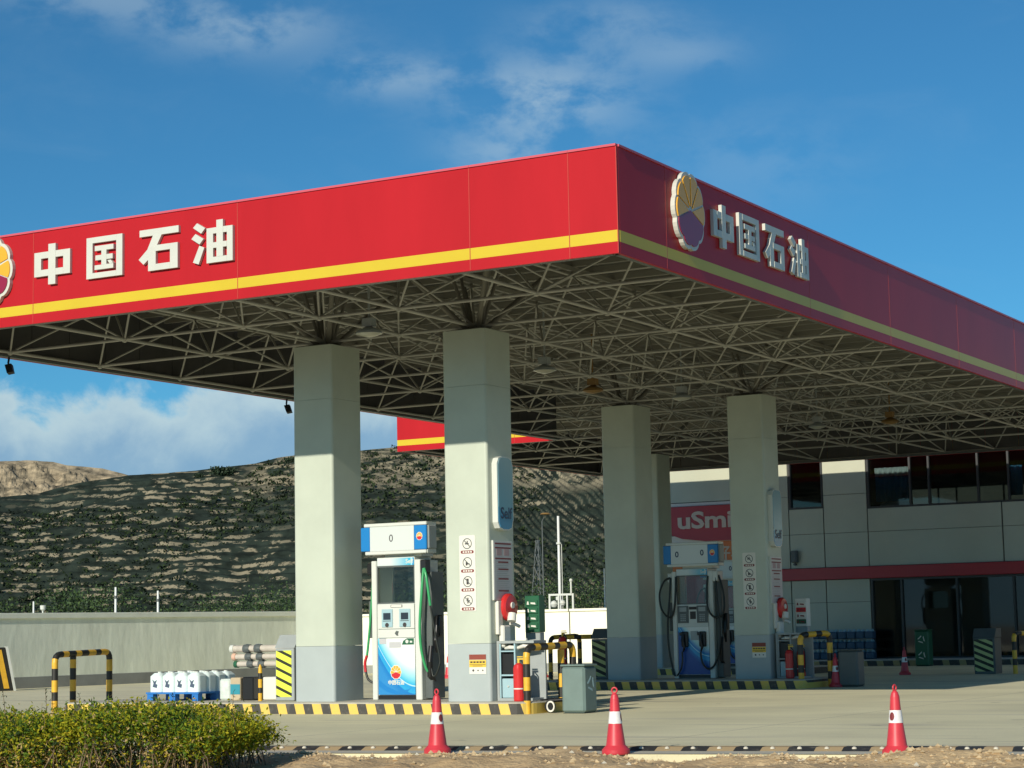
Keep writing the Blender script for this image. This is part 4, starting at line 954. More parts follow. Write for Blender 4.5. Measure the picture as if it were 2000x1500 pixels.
for i, (z, r, mt, lab) in enumerate(((1.04, .06, 'wht', 'thickest plastic pipe with a white cap, top of the bundle'), (.90, .05, 'pink', 'plastic pipe with a pinkish end, middle of the bundle'), (.775, .05, 'green', 'plastic pipe with a green cap, bottom of the bundle'))):
    x0 = -21.78+.04*i; t = thing('plastic_pipe', lab, 'pipe', (x0, 28.62, z), 'pipes bundled on the rack')
    mb = MB(); mb.tube([(0, 0, 0), (1.82, 0, 0)], r, 14); obj('pipe_body', mb, 'pipe', t)
    mb = MB(); mb.lathe([(r+.012, -.04), (r+.012, .03)], (0, 0, 0), 14, axis='x'); obj('end_cap', mb, mt, t)
    for xx in (.24, .48): mb = MB(); mb.lathe([(r+.012, 0), (r+.02, .06), (r+.012, .13)], (xx, 0, 0), 12, axis='x'); mb.tube([(xx+.1, -.06, -.02), (xx+.16, -.10, -.04)], .02, 8); obj('pipe_clamp', mb, 'greyd' if xx < .5 else 'wlab', t)

# ================================================================ rubber strip with reflective studs
mb = MB(); V = []; xs = [-30+.25*i for i in range(181)]
dirv_ = Vector((1, .151, 0)).normalized(); nrm = Vector((-dirv_.y, dirv_.x, 0))
for s, (a, z) in enumerate(((-.30, .004), (-.17, .04), (.02, .04), (.12, .004))):
    for x in xs: p = Vector((x, liney(x)+.22, 0))+nrm*a; V.append((p.x, p.y, z))
k = len(xs); mb.add(V, [(r*k+i, r*k+i+1, (r+1)*k+i+1, (r+1)*k+i) for r in range(3) for i in range(k-1)])
strip = obj('rubber_kerb_strip', mb, 'strip'); tag(strip, 'low black and ochre rubber strip along the front edge of the forecourt', 'kerb strip')
x = -13.4
stud = MB(); stud.lathe([(.026, 0), (.024, .012), (.012, .022)], n=10); stm = stud.mesh('reflective_stud'); stm.materials.append(MT['stone'])
while x < -4.2:
    p = Vector((x, liney(x)+.22, .025))+nrm*(-.22); o = bpy.data.objects.new('reflective_stud', stm); col.objects.link(o); o.parent = strip; o.location = p; x += .272
# pale concrete lip in front
mb = MB(); V = []
for x in (-40, 40): 
    for a, z in ((-.74, .006), (-.30, .006)):
        p = Vector((x, liney(x)+.22, 0))+nrm*a; V.append((p.x, p.y, z))
mb.add(V, [(0, 2, 3, 1)]); structure('concrete_lip', mb, mat('pale_concrete', (.52, .48, .37), .9, .12, 3))

# ================================================================ bare earth in the foreground
from mathutils import noise as mn
def eh(x, y):
    e_ = (liney(x)-.50)-y                     # distance in front of the lip
    b = min(1, max(0, e_/.5)); b = b*b*(3-2*b)
    q = mn.fractal(Vector((x*.55, y*.55, 0)), 1, 2, 5)*.10+.05+mn.fractal(Vector((x*3, y*3, 4)), .9, 2, 5)*.035
    return -.085+b*(.035+max(-.03, q))+(.10*math.exp(-((x+5.9)/.7)**2-((e_-.35)/.35)**2))
mb = MB(); nx, ny = 430, 110; V = []; X0, X1 = -19.5, 1.5
for j in range(ny):
    for i in range(nx):
        x = X0+(X1-X0)*i/(nx-1); y = 13.2+(liney(x)-.50-13.2)*(j/(ny-1)); V.append((x, y, eh(x, y)))
mb.add(V, [(j*nx+i, j*nx+i+1, (j+1)*nx+i+1, (j+1)*nx+i) for j in range(ny-1) for i in range(nx-1)], 0, True)
structure('bare_earth', mb, 'dirt')
g_ = MB(); g_.add([(-60, 4.9, -.112), (1.5, 14.2, -.112), (1.5, 20, -.112), (-60, 10.9, -.112)], [(0, 1, 2, 3)]); structure('verge_ground', g_, 'dirt')
mb = MB()
for _ in range(3400):
    x = rnd.uniform(-13.5, -3.5); y = liney(x)-.52-abs(rnd.gauss(0, .9)); 
    if mn.noise(Vector((x*.9, y*1.4, 9))) < -.02 and rnd.random() < .75: continue
    r = rnd.choice((.008, .012, .018, .028))*rnd.uniform(.6, 1.3); z = eh(x, y)+r*.3
    a = [Vector((rnd.gauss(0, 1), rnd.gauss(0, 1), rnd.gauss(0, 1))).normalized()*r*rnd.uniform(.7, 1.2) for _ in range(1)]
    V = [(x+r*rnd.uniform(.7, 1.2)*u, y+r*rnd.uniform(.7, 1.2)*v, z+r*rnd.uniform(.6, 1)*w_) for u, v, w_ in ((1, 0, 0), (0, 1, 0), (-1, 0, 0), (0, -1, 0), (0, 0, 1), (0, 0, -1))]
    mb.add(V, [(0, 1, 4), (1, 2, 4), (2, 3, 4), (3, 0, 4), (1, 0, 5), (2, 1, 5), (3, 2, 5), (0, 3, 5)], 1 if rnd.random() < .03 else 0)
obj('earth_clods', mb, ['clod', 'stone'], kind='stuff')

# ================================================================ hedge
hd = thing('clipped_hedge', 'low yellow-green hedge in front of the forecourt at the bottom left', 'hedge', (-14, 16.5, 0))
OH = hd.location
def leafq(mb, p, L_, W_, m, r_=rnd):
    d_ = Vector((r_.gauss(0, 1), r_.gauss(0, 1), r_.gauss(.5, .7))).normalized(); n_ = d_.orthogonal().normalized(); n_ = (Matrix.Rotation(r_.uniform(0, 6.28), 3, d_) @ n_); s = d_.cross(n_)
    mb.add([p, p+d_*L_*.5+s*W_*.5+n_*L_*.06, p+d_*L_, p+d_*L_*.5-s*W_*.5+n_*L_*.06], [(0, 1, 2, 3)], m)
def htop(s):   # hedge height along its length (s = 0 at the right end)
    return (.50-.085*math.exp(-((s-2.7)/.9)**4))*min(1, (s+.08)/.55)**.5+.03*mn.noise(Vector((s*2.1, 3, 0)))+.075*mn.noise(Vector((s*4, 1, 0)))
mb = MB(OH); tw = MB(OH)
def hpos(s, t_, h): # s from right end, t depth 0 (camera side) .. 1.7
    x = -11.78-s+t_*(-.25); y = 15.05+t_+ .151*(-s)*.6; return Vector((x, y, h))
for c in range(3900):
    s = rnd.uniform(0, 7.6); t_ = rnd.uniform(0, 1.75); H = htop(s)
    side_ = rnd.random()
    if side_ < .36: h = H*rnd.uniform(.82, 1.03)
    else: h = H*rnd.uniform(.06, .9); t_ = rnd.uniform(0, .45) if rnd.random() < .75 else t_
    if side_ > .9: s = abs(rnd.gauss(0, .12)); H = htop(s); h = rnd.uniform(.12, max(.2, H)); t_ = rnd.uniform(0, 1.7)
    c0 = hpos(s, t_, h)
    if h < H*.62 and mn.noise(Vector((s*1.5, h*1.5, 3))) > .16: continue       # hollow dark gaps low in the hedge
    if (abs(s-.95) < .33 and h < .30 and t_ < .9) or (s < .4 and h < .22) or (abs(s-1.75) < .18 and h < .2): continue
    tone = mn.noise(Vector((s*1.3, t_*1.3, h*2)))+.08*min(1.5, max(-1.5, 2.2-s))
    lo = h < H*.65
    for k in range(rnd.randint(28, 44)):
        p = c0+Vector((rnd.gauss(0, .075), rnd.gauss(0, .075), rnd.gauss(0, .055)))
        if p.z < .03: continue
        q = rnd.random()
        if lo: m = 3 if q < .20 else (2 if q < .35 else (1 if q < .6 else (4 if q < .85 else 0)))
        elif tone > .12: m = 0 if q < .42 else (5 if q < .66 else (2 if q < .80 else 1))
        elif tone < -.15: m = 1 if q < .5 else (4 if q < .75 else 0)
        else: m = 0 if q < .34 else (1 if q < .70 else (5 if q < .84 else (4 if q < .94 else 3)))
        leafq(mb, p, rnd.uniform(.032, .055), rnd.uniform(.014, .024), m)
    if rnd.random() < .14:
        b_ = Vector((c0.x+rnd.gauss(0, .12), c0.y+rnd.gauss(0, .12), .0)); tw.tube([b_, b_.lerp(c0, .5)+Vector((rnd.gauss(0, .03), rnd.gauss(0, .03), 0)), c0], [.008, .005, .002], 4, cap=False)
for c in range(380):
    s = rnd.uniform(.05, 7.4); t_ = rnd.uniform(0, 1.7); b_ = hpos(s, t_, htop(s)-.06); tp = b_+Vector((rnd.gauss(0, .05), rnd.gauss(0, .05), rnd.uniform(.06, .24)))
    tw.tube([b_, tp], [.0035, .0015], 4, cap=False); mm_ = rnd.choice((0, 1, 1, 5, 2, 3))
    for k in range(14): leafq(mb, b_.lerp(tp, rnd.uniform(.2, 1)), rnd.uniform(.03, .055), rnd.uniform(.012, .02), mm_ if rnd.random() < .7 else 1)
for c in range(900):
    s = rnd.uniform(.05, 7.2); t_ = rnd.uniform(.05, 1.2); h = rnd.uniform(.02, .24); c0 = hpos(s, t_, h)
    hol = abs(s-.95) < .33 or s < .35
    for k in range(12 if hol else 30):
        p = c0+Vector((rnd.gauss(0, .08), rnd.gauss(0, .08), rnd.gauss(0, .05))); q = rnd.random()
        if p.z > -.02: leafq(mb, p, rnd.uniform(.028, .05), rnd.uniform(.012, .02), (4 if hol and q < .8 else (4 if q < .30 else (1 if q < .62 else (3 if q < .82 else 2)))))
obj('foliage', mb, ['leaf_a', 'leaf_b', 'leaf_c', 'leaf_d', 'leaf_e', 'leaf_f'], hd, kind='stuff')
obj('stems', tw, 'twig', hd, kind='stuff')
# weeds poking out above it
wn_ = ('second from the left', 'third from the left', 'fourth from the left', 'left of the middle pair', 'right of the middle pair', 'directly left of the blue pallet', 'in front of the jugs on the pallet', 'near the striped cabinet', 'at the right end of the hedge', 'farthest left')
for i, (s, t_) in enumerate(((3.75, 1.5), (3.25, 1.55), (2.75, 1.6), (2.55, 1.4), (2.35, 1.6), (2.0, 1.6), (1.15, 1.5), (.35, 1.3), (.05, .8), (4.3, 1.4))):
    b_ = hpos(s, t_, .35); top = b_+Vector((rnd.gauss(0, .05), 0, rnd.uniform(.33, .42) if i < 8 else .2)); mb = MB(b_)
    mb.tube([b_, b_.lerp(top, .5)+Vector((.01, 0, 0)), top], [.004, .003, .002], 4, cap=False, m=0)
    for k in range(16): leafq(mb, b_.lerp(top, rnd.uniform(.35, 1)), rnd.uniform(.025, .05), .010, 1)
    o = obj('weed_stalk', mb, ['twig', 'leaf_e'], loc=b_); tag(o, f'thin dark weed stalk above the hedge, {wn_[i]}', 'weed', 'weeds growing out of the hedge')

# ================================================================ walls
t = thing('grey_boundary_wall', 'long grey cement wall with dark painted foot on the left', 'wall', (-38.2, 40.2, 0), rz=R(-5.5)); off = Vector((-38.2, 40.2, 0))  # wall turned slightly towards the sun to brighten its face
mb = MB(off)
for j in range(0, 10):
    y0 = 24.7+3*j; mb.box(-38.45, -38.20, y0+.004, y0+2.996, .30, 1.84)
obj('render', mb, 'wallgrey', t)
mb = MB(off); mb.box(-38.45, -38.19, 24.7, 54.7, 0, .299); obj('painted_foot', mb, 'wallbase', t)
mb = MB(off); mb.bbox(-38.50, -38.15, 24.7, 54.7, 1.841, 1.99, 0, .01); obj('coping', mb, 'wallcap', t)
t = thing('white_boundary_wall', 'bright white wall with a grey foot behind the forecourt', 'wall', (-31, 54.8, 0)); off = t.location
for i, (x0, x1) in enumerate(((-36.7, -33.9), (-33.89, -31.1), (-31.09, -28.9), (-28.89, -26.2))):
    mb = MB(off); mb.box(x0, x1-.03, 54.6, 54.8, .26, 1.80); obj('wall_panel', mb, 'wallwhite', t)
    mb = MB(off); mb.bbox(x0, x1-.03, 54.54, 54.84, 1.801, 1.88, 0, .01); obj('coping', mb, 'wallwhite', t)
mb = MB(off); mb.box(-36.7, -26.2, 54.58, 54.8, 0, .259); obj('painted_foot', mb, 'wallbase', t)

# ================================================================ shop building
YS = 60.4
shop = thing('shop_building', 'two-storey grey clad station shop with a red band behind the canopy', 'building', (-18, YS, 0)); off = shop.location
mb = MB(off); 
for a in ((-28.2, -25.95, YS+.05, 70, 0, 8), (-25.95, -24.03, YS+.05, 70, 0, 8), (-24.03, -22.89, YS+.05, 70, 0, 4.88), (-24.03, -22.89, YS+.05, 70, 6.9, 8), (-22.89, -21.45, YS+.05, 70, 0, 8), (-21.45, 5, YS+.05, 70, 2.63, 4.80), (-21.45, 5, YS+.05, 70, 6.9, 8)): mb.box(*a)
mb.box(-21.45, 5, YS+3.2, YS+3.3, 0, 2.63); mb.box(-21.45, 5, YS+3.2, YS+3.3, 4.8, 6.9)
obj('wall_core', mb, 'joint', shop)
def cl(x0, x1, z0, z1, mt='shop'):
    mb = MB(off); g = .007; mb.box(x0+g, x1-g, YS, YS+.045, z0+g, z1-g); obj('wall_panel', mb, mt, shop)
zl = [.16, 1.93, 2.63, 3.02, 4.08, 5.28, 6.95]
for z0, z1 in ((5.28, 6.5), (6.5, 8)): cl(-28.2, -25.95, z0, z1)
for x0, x1 in ((-25.95, -24.05), (-22.87, -21.45)):
    for z0, z1 in ((.16, 1.93), (1.93, 2.63), (3.02, 4.08), (4.08, 5.28), (5.28, 6.95), (6.95, 8)): cl(x0, x1, z0, z1)
for z0, z1 in ((.16, 1.93), (1.93, 2.63), (3.02, 4.08), (4.08, 4.88), (6.9, 8)): cl(-24.03, -22.89, z0, z1)
for x0 in (-21.43, -17.2, -13.0, -8.8, -4.6, -.4):
    for z0, z1 in ((3.02, 4.08), (4.08, 4.80), (6.9, 8)): cl(x0, x0+4.2, z0, z1)
mb = MB(off); mb.bbox(-25.9, 5, YS-.14, YS-.002, 2.64, 3.01, 0, .01); obj('red_band', mb, 'shopred', shop)
# feature bay with sign
cl(-28.2, -25.95, .16, 2.98, 'shopred')
mb = MB(off); mb.box(-28.2, -25.95, YS-.03, YS-.002, 5.16, 5.26); obj('sill_trim', mb, 'wlab', shop)
sg = thing('shop_sign', 'dark red oval uSmile sign over an orange panel on the shop front', 'sign', (-27, YS, 3.0)); o3 = sg.location
mb = MB(o3)
P = [(-28.25, 4.30), (-27.7, 4.10), (-26.9, 4.0), (-26.0, 4.0), (-25.2, 4.08), (-24.95, 4.2), (-24.95, 5.0), (-25.2, 5.14), (-28.25, 5.14)]
mb.prism(P, FN(0, YS, 0), .06, .16); obj('red_board', mb, 'shopred', sg)
mb = MB(o3); mb.box(-28.2, -25.4, YS-.05, YS-.004, 3.02, 3.99); obj('orange_board', mb, 'orange', sg)
mb = MB(o3); mb.box(-28.25, -24.95, YS-.052, YS-.004, 3.991, 4.20); obj('pale_backing', mb, 'wlab', sg)
text('uSmile', .74, lambda u, v, d_: (-27.86+u*1.40, YS-.16-d_, 4.66+v), mat('sign_cream', (.62, .50, .40), .4), sg, 'sign_lettering', .03, bold=.020, off=o3, align='LEFT', spacing=.98)
text('昆仑好客', .55, lambda u, v, d_: (-26.6+u, YS-.05-d_, 3.55+v), mat('sign_pale', (.60, .48, .36), .4), sg, 'sign_lettering', .02, bold=.008, off=o3)
# windows
def win(x0, x1, z0, z1, mull, name='window', curt=None, inset=.12):
    mb = MB(off)
    for a in ((x0, x0+.06, z0, z1), (x1-.06, x1, z0, z1), (x0+.06, x1-.06, z0, z0+.06), (x0+.06, x1-.06, z1-.06, z1)): mb.box(a[0], a[1], YS+.02, YS+inset+.05, a[2], a[3])
    f = obj(name, mb, 'frame', shop)
    for m_ in mull: mb = MB(off); mb.box(m_-.03, m_+.03, YS+.03, YS+inset+.04, z0+.06, z1-.06); obj('mullion', mb, 'frame', f)
    ed = [x0+.06]+[v for m_ in mull for v in (m_-.03, m_+.03)]+[x1-.06]
    for a, b_ in zip(ed[::2], ed[1::2]): mb = MB(off); mb.box(a, b_, YS+inset, YS+inset+.01, z0+.06, z1-.06); obj('pane', mb, 'glass', f)
    return f
win(-24.03, -22.89, 4.88, 6.9, [])
win(-21.43, 5, 4.80, 6.9, [-20.05, -19.45, -17.92, -16.98, -15.6, -13, -10.5, -8, -5.5, -3, 0, 2.5])
win(-21.43, 5, .17, 2.63, [-20.46, -18.72, -16.98, -15.2, -13, -10.5, -8, -5.5, -3, 0, 2.5], name='shop_window')
def curtain(x0, x1, z0, z1, mt, y, nm, label, amp=.04):
    mb = MB(); n_ = int((x1-x0)/.03); V = []
    for i in range(n_+1):
        x = x0+(x1-x0)*i/n_; yy = y+amp*math.sin(x*38)+.01*math.sin(x*91); V += [(x, yy, z0), (x, yy, z1)]
    mb.add(V, [(2*i, 2*i+2, 2*i+3, 2*i+1) for i in range(n_)], 0, True); o = obj(nm, mb, mt); m_ = o.modifiers.new('thick', 'SOLIDIFY'); m_.thickness = .004
    return tag(o, label, 'curtain')
curtain(-21.2, -20.08, 5.0, 5.9, 'curtain', YS+.24, 'curtain', 'blue curtain below a white valance in the upper shop window')
curtain(-21.2, -20.08, 5.78, 6.05, 'curtw', YS+.19, 'curtain_valance', 'white valance above the blue curtain in the upper shop window')
curtain(-17.0, -16.6, 5.0, 5.9, 'curtain', YS+.24, 'curtain', 'narrow gathered blue curtain near the right end of the upper window')
t = thing('pale_blanket', 'pale rounded bundle on the sill under the blue curtain', 'bundle', (-20.65, YS+.3, 4.87)); mb = MB(); mb.add([(-.5, 0, 0), (-.4, 0, .1), (-.15, 0, .19), (.2, 0, .2), (.45, 0, .1), (.5, 0, 0), (-.5, .2, 0), (-.4, .2, .1), (-.15, .2, .19), (.2, .2, .2), (.45, .2, .1), (.5, .2, 0)], [(0, 5, 4, 3, 2, 1)]+[(i, i+1, i+7, i+6) for i in range(5)]+[(6, 7, 8, 9, 10, 11)]); obj('fabric', mb, 'notice', t)
t = thing('wall_lamp', 'small dark box lamp on the grey cladding above the red band', 'wall lamp', (-23.85, YS, 3.2)); mb = MB(); mb.bbox(-.10, .10, -.22, -.0, .0, .38, 0, .03); mb.prism(scal(.04, 8, 0, 10), FN(0, 0, -.05), .05, .15); obj('housing', mb, 'greyd', t)
# shop interior hints
mb = MB(off); mb.box(-20.9, -17, YS+1.2, YS+1.6, .16, 1.3); mb.box(-18.6, -17.8, YS+.5, YS+.56, 1.2, 2.1); obj('interior_counter', mb, 'greyd', shop)
# plinth
island(-28.1, 5, 58.1, YS-.01, 'shop_plinth', 'plinth')
# stacked water packs along the wall
wp = None; k_ = 0
for r_ in range(3):
    for i in range(7):
        loc = (-23.0+i*.29, YS-.7, .182+r_*.31)
        lab = f'blue water bottle pack against the shop wall, {("bottom", "middle", "top")[r_]} layer, number {i+1} from the left'.replace('number 1 from the left', 'leftmost').replace('number 7 from the left', 'rightmost')
        lab = f'blue bottle pack, {("bottom", "middle", "top")[r_]} layer, {("leftmost", "second from left", "third from left", "middle", "third from right", "second from right", "rightmost")[i]} of the stack by the shop wall'
        if wp is None:
            wp = thing('bottle_pack', lab, 'bottle pack', loc, 'blue bottle packs stacked by the shop')
            mb = MB(); mb.bbox(-.135, .135, -.15, .15, 0, .22, 0, .03); obj('bottles', mb, 'pack', wp)
            mb = MB()
            for u in (-.07, .07):
                for v in (-.07, .07): mb.lathe([(.05, .22), (.02, .26), (.02, .29)], (u, v, 0), 8)
            obj('bottle_neck', mb, 'lblue', wp)
        else: copy_thing(wp, loc, lab)

# ================================================================ poles, lamps
def pole(x, y, z0, z1, r, label, nm='pole', cat='pole', cap=False):
    t = thing(nm, label, cat, (x, y, z0)); mb = MB(); mb.tube([(0, 0, 0), (0, 0, (z1-z0)*.55), (0, 0, z1-z0)], [r, r*.85, r*.7], 10); obj('shaft', mb, 'metal', t)
    if cap: mb = MB(); mb.lathe([(r*1.1, (z1-z0)*.88), (r*1.1, (z1-z0)*.91)], n=10); obj('collar', mb, 'greyd', t)
    return t
t = pole(-31.04, 58.0, -.3, 4.91, .06, 'tall white lamp post rising behind the white wall', 'lamp_post', 'lamp post')
mb = MB(); mb.bbox(-.11, -.03, -.09, .0, 2.5, 2.62, 0, .01); mb.tube([(0, 0, 2.45), (.1, 0, 2.5)], .03, 6); mb.tube([(.10, 0, 1.9), (.10, 0, 4.3)], .012, 6); mb.lathe([(.085, 4.30), (.085, 4.36)], n=10); obj('camera_box', mb, 'wht', t)
t = thing('street_lamp', 'yellowish lamp head on a thin mast beyond the white wall', 'street lamp', (-36.0, 66, -.35)); mb = MB(); mb.tube([(0, 0, 0), (0, 0, 5.6), (.15, 0, 5.85)], [.035, .02, .015], 6); obj('mast', mb, 'greyd', t)
mb = MB(); mb.lathe([(.02, .07), (.16, .05), (.21, 0), (.05, -.02)], (.15, 0, 5.85), 14); obj('lamp_head', mb, 'lampo', t)
pole(-28.2, 55.6, 0, 3.09, .035, 'thin white pole rising behind the white wall beside the shaded column')
pole(-39.0, 45.7, 0, 2.74, .045, 'white pole behind the grey wall, left one of the tall pair', cap=True)
pole(-39.0, 47.6, 0, 2.65, .045, 'white pole behind the grey wall, right one of the tall pair', cap=True)
pole(-39.0, 42.3, 0, 2.32, .035, 'short dull pole behind the grey wall near the left edge')
t = thing('small_white_lamp', 'small white lamp on top of the grey wall near the left edge', 'lamp', (-38.3, 41.9, 1.99)); mb = MB(); mb.lathe([(.02, 0), (.02, .06), (.07, .10), (.08, .20), (.06, .21)], n=10); obj('lamp_head', mb, 'wht', t)
t = thing('wall_camera_frame', 'white framed equipment cage above the white wall beside the lamp post', 'equipment cage', (-29.9, 55.9, 1.75)); mb = MB()
for a in ((-.42, -.36, 0, .05, 0, .62), (.40, .46, 0, .05, 0, .62), (-.36, .40, 0, .05, .56, .62), (-.36, .40, 0, .05, .05, .10), (-.1, -.05, 0, .05, .10, .56), (.2, .25, 0, .05, .10, .56)): mb.box(*a)
mb.tube([(.38, 0, .6), (.38, 0, 1.0)], .03, 6); mb.ball((.38, 0, 1.02), .06); mb.ball((-.22, -.02, .3), .12); mb.ball((.08, -.02, .33), .1); mb.box(-.42, -.38, 0, .04, -1.9, 0); mb.box(.42, .46, 0, .04, -1.9, 0); obj('cage', mb, 'wht', t)
# lattice pylon on the far side
t = thing('lattice_pylon', 'thin steel lattice pylon against the dark hillside', 'pylon', (-96, 175, -.35)); mb = MB(); H = 10.4; Wb = 1.6
for sx in (-1, 1):
    for sy in (-1, 1): mb.tube([(sx*Wb*.5, sy*Wb*.5, 0), (sx*.12, sy*.12, H)], [.06, .04], 4)
for k in range(8):
    z0, z1 = H*k/8, H*(k+1)/8; a, b_ = Wb*.5*(1-k/8)+.12*k/8, Wb*.5*(1-(k+1)/8)+.12*(k+1)/8
    for sy in (-1, 1): mb.tube([(-a, sy*a, z0), (b_, sy*b_, z1)], .035, 4); mb.tube([(a, sy*a, z0), (-b_, sy*b_, z1)], .035, 4)
obj('lattice', mb, 'greyd', t)
# canopy lamps
def clamp_(x, y, label, mt='lampg', z=5.86):
    t = thing('canopy_lamp', label, 'ceiling lamp', (x, y, z), 'lamps hanging under the canopy'); mb = MB(); mb.lathe([(.21, .02), (.19, .06), (.11, .10), (.05, .13)], n=18); mb.tube([(0, 0, .13), (0, 0, 1.15)], .018, 6); mb.box(-.09, .09, -.07, .07, .131, .26); obj('housing', mb, 'grey' if mt == 'lampg' else mt, t)
    mb = MB(); mb.lathe([(.05, -.03), (.13, -.01), (.19, .018)], n=18); obj('lamp_glass', mb, mt, t)
clamp_(-17.25, 26.15, 'disc lamp between the two sunlit column tops')
clamp_(-17.25, 31.85, 'disc lamp right of the pictogram column under the truss')
clamp_(-17.15, 37.5, 'disc lamp hanging between the two shaded column tops')
clamp_(-17.15, 45.1, 'disc lamp deep under the canopy right of the shaded pictogram column')
clamp_(-18.0, 35.2, 'amber lamp hanging just left of the shaded left column top', 'lampo')
clamp_(-15.4, 45.2, 'amber lamp deep under the canopy towards the right', 'lampo')
for i, (y, lb) in enumerate(((25.55, 'small black floodlight under the canopy edge at the far left'), (33.55, 'small black floodlight under the canopy edge left of the first column'))):
    t = thing('floodlight', lb, 'floodlight', (-24.15, y, 5.86), 'black floodlights on the canopy edge'); mb = MB(); mb.tube([(0, 0, .17), (0, -.02, .07), (.04, -.05, .02)], .018, 6)
    mb.add([Vector(p) for p in ((.0, -.11, .03), (.10, -.06, .05), (.19, -.10, -.10), (.09, -.15, -.12), (.0, -.04, .01), (.09, .0, .02), (.17, -.04, -.13), (.08, -.09, -.15))], [(0, 1, 2, 3), (7, 6, 5, 4), (0, 4, 5, 1), (1, 5, 6, 2), (2, 6, 7, 3), (3, 7, 4, 0)]); obj('housing', mb, 'black', t)

# ================================================================ shrubs behind the wall
def shrub(x, y, W, H, label, dark=0, n_=5200, dz=0):
    t = thing('roadside_shrub', label, 'shrub', (x, y, -.3), 'green shrubs behind the boundary walls'); mb = MB()
    lobes = [(rnd.uniform(-W*.42, W*.42), rnd.uniform(-.8, .8), rnd.uniform(.45, .85)*H, rnd.uniform(.22, .38)*min(W, H*1.6)) for _ in range(9)]
    for k in range(n_):
        a, b_, c, r = rnd.choice(lobes); d_ = Vector((rnd.gauss(0, 1), rnd.gauss(0, 1), rnd.gauss(0, 1))).normalized()*r*rnd.uniform(.6, 1.08)
        p = Vector((a, b_, c))+d_; q = rnd.random()
        if p.z < .1: continue
        leafq(mb, p, rnd.uniform(.07, .14), rnd.uniform(.04, .08), (2 if q < .4+dark*.3 else (0 if q < .8 else 1)))
    obj('foliage', mb, ['fol_a', 'fol_b', 'fol_c'], t, kind='stuff')
    mb = MB()
    for a, b_, c, r in lobes[:5]: mb.tube([(a*.3, b_*.3, 0), (a, b_, c)], [.05, .02], 5)
    obj('trunk', mb, 'twig', t)
shrub(-43.0, 49.0, 3.6, 2.95, 'tallest green shrub behind the grey wall left of the white poles')
shrub(-43.2, 45.3, 3.0, 2.4, 'low shrub behind the grey wall at the far left', 1)
shrub(-43.5, 42.5, 2.6, 2.45, 'dark shrub behind the grey wall at the left picture edge', 1)
shrub(-44.0, 55.2, 3.6, 2.55, 'low shrub behind the grey wall right of the white poles', 1)
shrub(-44.5, 59.5, 4.2, 2.75, 'wide shrub behind the grey wall halfway to the first column', 0)
shrub(-46.0, 65.0, 4.2, 2.6, 'shrub behind the wall just left of the first column', 1)
shrub(-43.0, 69.0, 4.6, 2.7, 'shrub behind the white wall, seen left of the dispenser header', 1)
shrub(-38.5, 70.5, 4.6, 2.8, 'shrub behind the white wall between dispenser and pictogram column', 0)
shrub(-34.2, 68.0, 3.6, 2.9, 'shrub behind the white wall left of the lamp post', 1)
shrub(-31.3, 66.5, 2.6, 3.4, 'shrub behind the white wall right of the lamp post', 0)

# ================================================================ hills
def lerp_t(T, a):
    if a <= T[0][0]: return T[0][1]
    for (a0, v0), (a1, v1) in zip(T, T[1:]):
        if a <= a1: return v0+(v1-v0)*(a-a0)/(a1-a0)
    return T[-1][1]
CR = [(-52, .060), (-43.6, .0685), (-42.6, .0700), (-41.5, .0752), (-40.15, .0786), (-38.75, .0801), (-38.04, .0812), (-36.62, .084), (-35.98, .0869), (-35.55, .0878), (-33.75, .0897), (-32.67, .0912), (-29.4, .095), (-20, .10), (-8, .08)]
mb = MB(); NA, NR = 760, 420; V = []; BK = []
for j in range(NR):
    u = j/(NR-1); r = 344+u*126
    for i in range(NA):
        a = -50+42*i/(NA-1); A = R(a); x, y = r*math.sin(A), r*math.cos(A); c = lerp_t(CR, a); rc = 430
        q = min(1, max(0, (r-350)/(rc-350))); s = q**.9
        z = -1+(c*rc+CAMH+1)*s
        gul = mn.fractal(Vector((x*.028, y*.028, 1.5)), 1, 2, 4)*6*q*(1-q)*2.2
        z += gul
        if r > rc: z = c*rc+CAMH-(r-rc)*.05
        rf = min(1, max(0, (a+30.6)/1.4)); zz = z+mn.noise(Vector((x*.03, y*.03, 0)))*1.8+mn.noise(Vector((x*.16, y*.16, 2)))*.7+rf*((a+29)*6.8+mn.noise(Vector((x*.06, y*.06, 8)))*2.2+mn.noise(Vector((x*.25, y*.25, 8)))*.8)
        P = 1.55; f = (zz/P) % 1; ter = (min(1, f*3.0)-f)*P*.5 if q > .02 and r < rc-4 else 0
        BK.append(min(1, f/.06)*min(1, max(0, (.30-f)/.06)) if r < rc+5 else 0)
        z += ter+mn.fractal(Vector((x*.25, y*.25, z*.2)), 1, 2, 3)*.35*(q > .01)*(1 if r < rc-6 else .3)
        V.append((x, y, z))
mb.add(V, [(j*NA+i, j*NA+i+1, (j+1)*NA+i+1, (j+1)*NA+i) for j in range(NR-1) for i in range(NA-1)], 0, False)
hill_o = structure('terraced_hill', mb, 'hill'); at = hill_o.data.attributes.new('bank', 'FLOAT', 'POINT'); at.data.foreach_set('value', BK)
CF = [(-52, .083), (-43.6, .0856), (-42.9, .0861), (-42.2, .0856), (-41.8, .0838), (-40.85, .0822), (-40.15, .0788), (-38, .070), (-34, .05)]
mb = MB(); NA, NR = 460, 180; V = []
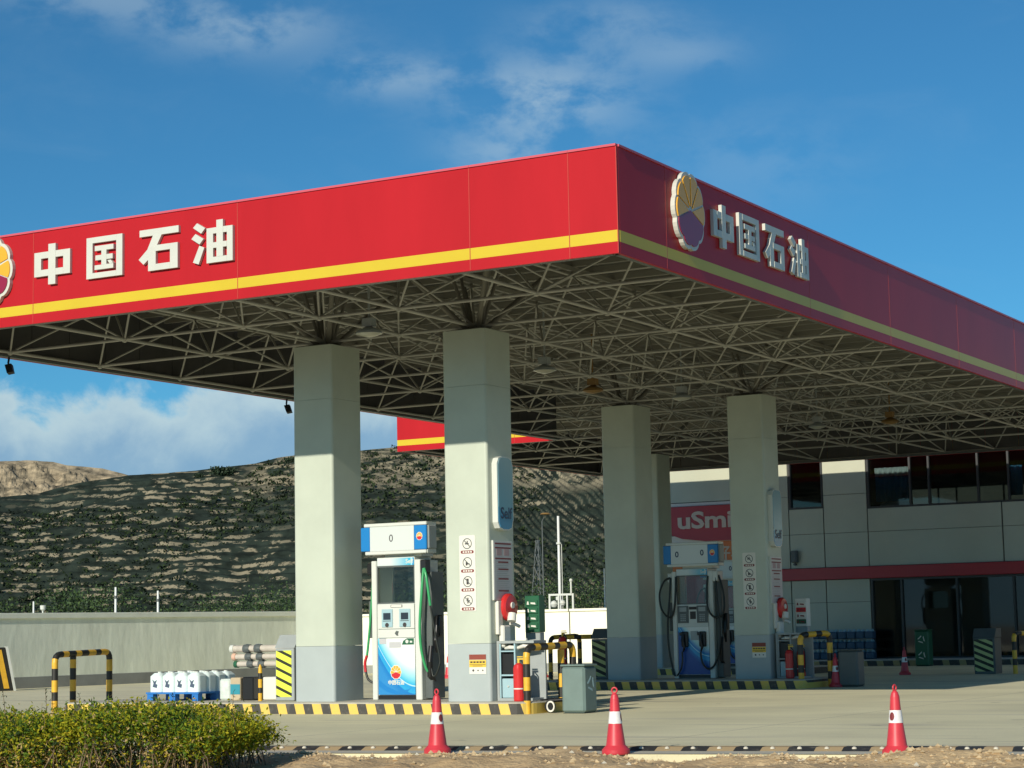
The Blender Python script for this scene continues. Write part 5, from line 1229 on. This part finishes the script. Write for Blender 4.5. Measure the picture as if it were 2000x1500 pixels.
for j in range(NR):
    u = j/(NR-1); r = 685+u*120
    for i in range(NA):
        a = -52+18*i/(NA-1); A = R(a); x, y = r*math.sin(A), r*math.cos(A); c = lerp_t(CF, a); rc = 760; q = min(1, max(0, (r-690)/(rc-690)))
        z = 10+(c*rc+CAMH-10)*q**.8
        if r > rc: z -= (r-rc)*.05*0+ (r-rc)*.08
        k = mn.fractal(Vector((x*.02, y*.02, 3)), 1, 2.1, 5)
        rg_ = abs(mn.noise(Vector((x*.035, y*.01, 2))))
        z += (k*5-rg_*5+mn.fractal(Vector((x*.09, y*.09, z*.1)), .8, 2, 5)*4.5)*(1 if q < .93 else .12*(q < 1)+.05)
        V.append((x, y, z))
mb.add(V, [(j*NA+i, j*NA+i+1, (j+1)*NA+i+1, (j+1)*NA+i) for j in range(NR-1) for i in range(NA-1)], 0, False)
structure('rocky_hill', mb, 'rockhill')
# bushes scattered over the terraces and along the crest
mb = MB()
def hz(a, r):
    c = lerp_t(CR, a); q = min(1, max(0, (r-350)/80)); x, y = r*math.sin(R(a)), r*math.cos(R(a)); z = -1+(c*430+CAMH+1)*q**.9+mn.fractal(Vector((x*.028, y*.028, 1.5)), 1, 2, 4)*6*q*(1-q)*2.2
    return Vector((x, y, z))
for k in range(5200):
    a = rnd.uniform(-45, -25); r = rnd.uniform(355, 429); p = hz(a, r)
    if mn.noise(Vector((p.x*.02, p.y*.02, 7))) < -.12: continue
    s = rnd.uniform(.3, .8)
    for i in range(rnd.randint(5, 9)):
        leafq(mb, p+Vector((rnd.gauss(0, .6), rnd.gauss(0, .6), rnd.uniform(0, 1.0)))*s, s*rnd.uniform(.7, 1.2), s*rnd.uniform(.5, .9), 0 if rnd.random() < .7 else 1)
obj('hillside_scrub', mb, [mat('scrub_dark', (.020, .032, .016), .9, spec=.1), mat('scrub_mid', (.035, .055, .02), .9, spec=.1)], kind='stuff')
for i, (a, s) in enumerate(((-37.62, 1.9), (-37.40, 1.5), (-38.2, 1.0), (-36.5, .8), (-35.7, 1.1), (-35.5, 1.3), (-35.2, 1.0))):
    p = hz(a, 425); mb = MB(p)
    for k in range(420): leafq(mb, p+Vector((rnd.gauss(0, .55), rnd.gauss(0, .5), rnd.uniform(.1, 1.0)*abs(math.cos(rnd.gauss(0, .5)))))*s, s*.28, s*.2, 0)
    o = obj('crest_bush', mb, 'fol_c', loc=p); tag(o, ('largest dark bush on the hill crest in the notch', 'bush touching the largest one on the hill crest', 'small bush left of the largest one on the hill crest', 'small lone bush on the crest between notch and column', 'dark bush on the crest slope near the first column', 'dark round bush beside the first column on the crest', 'half hidden crest bush at the edge of the first column')[i], 'bush', 'dark bushes on the hill crest')
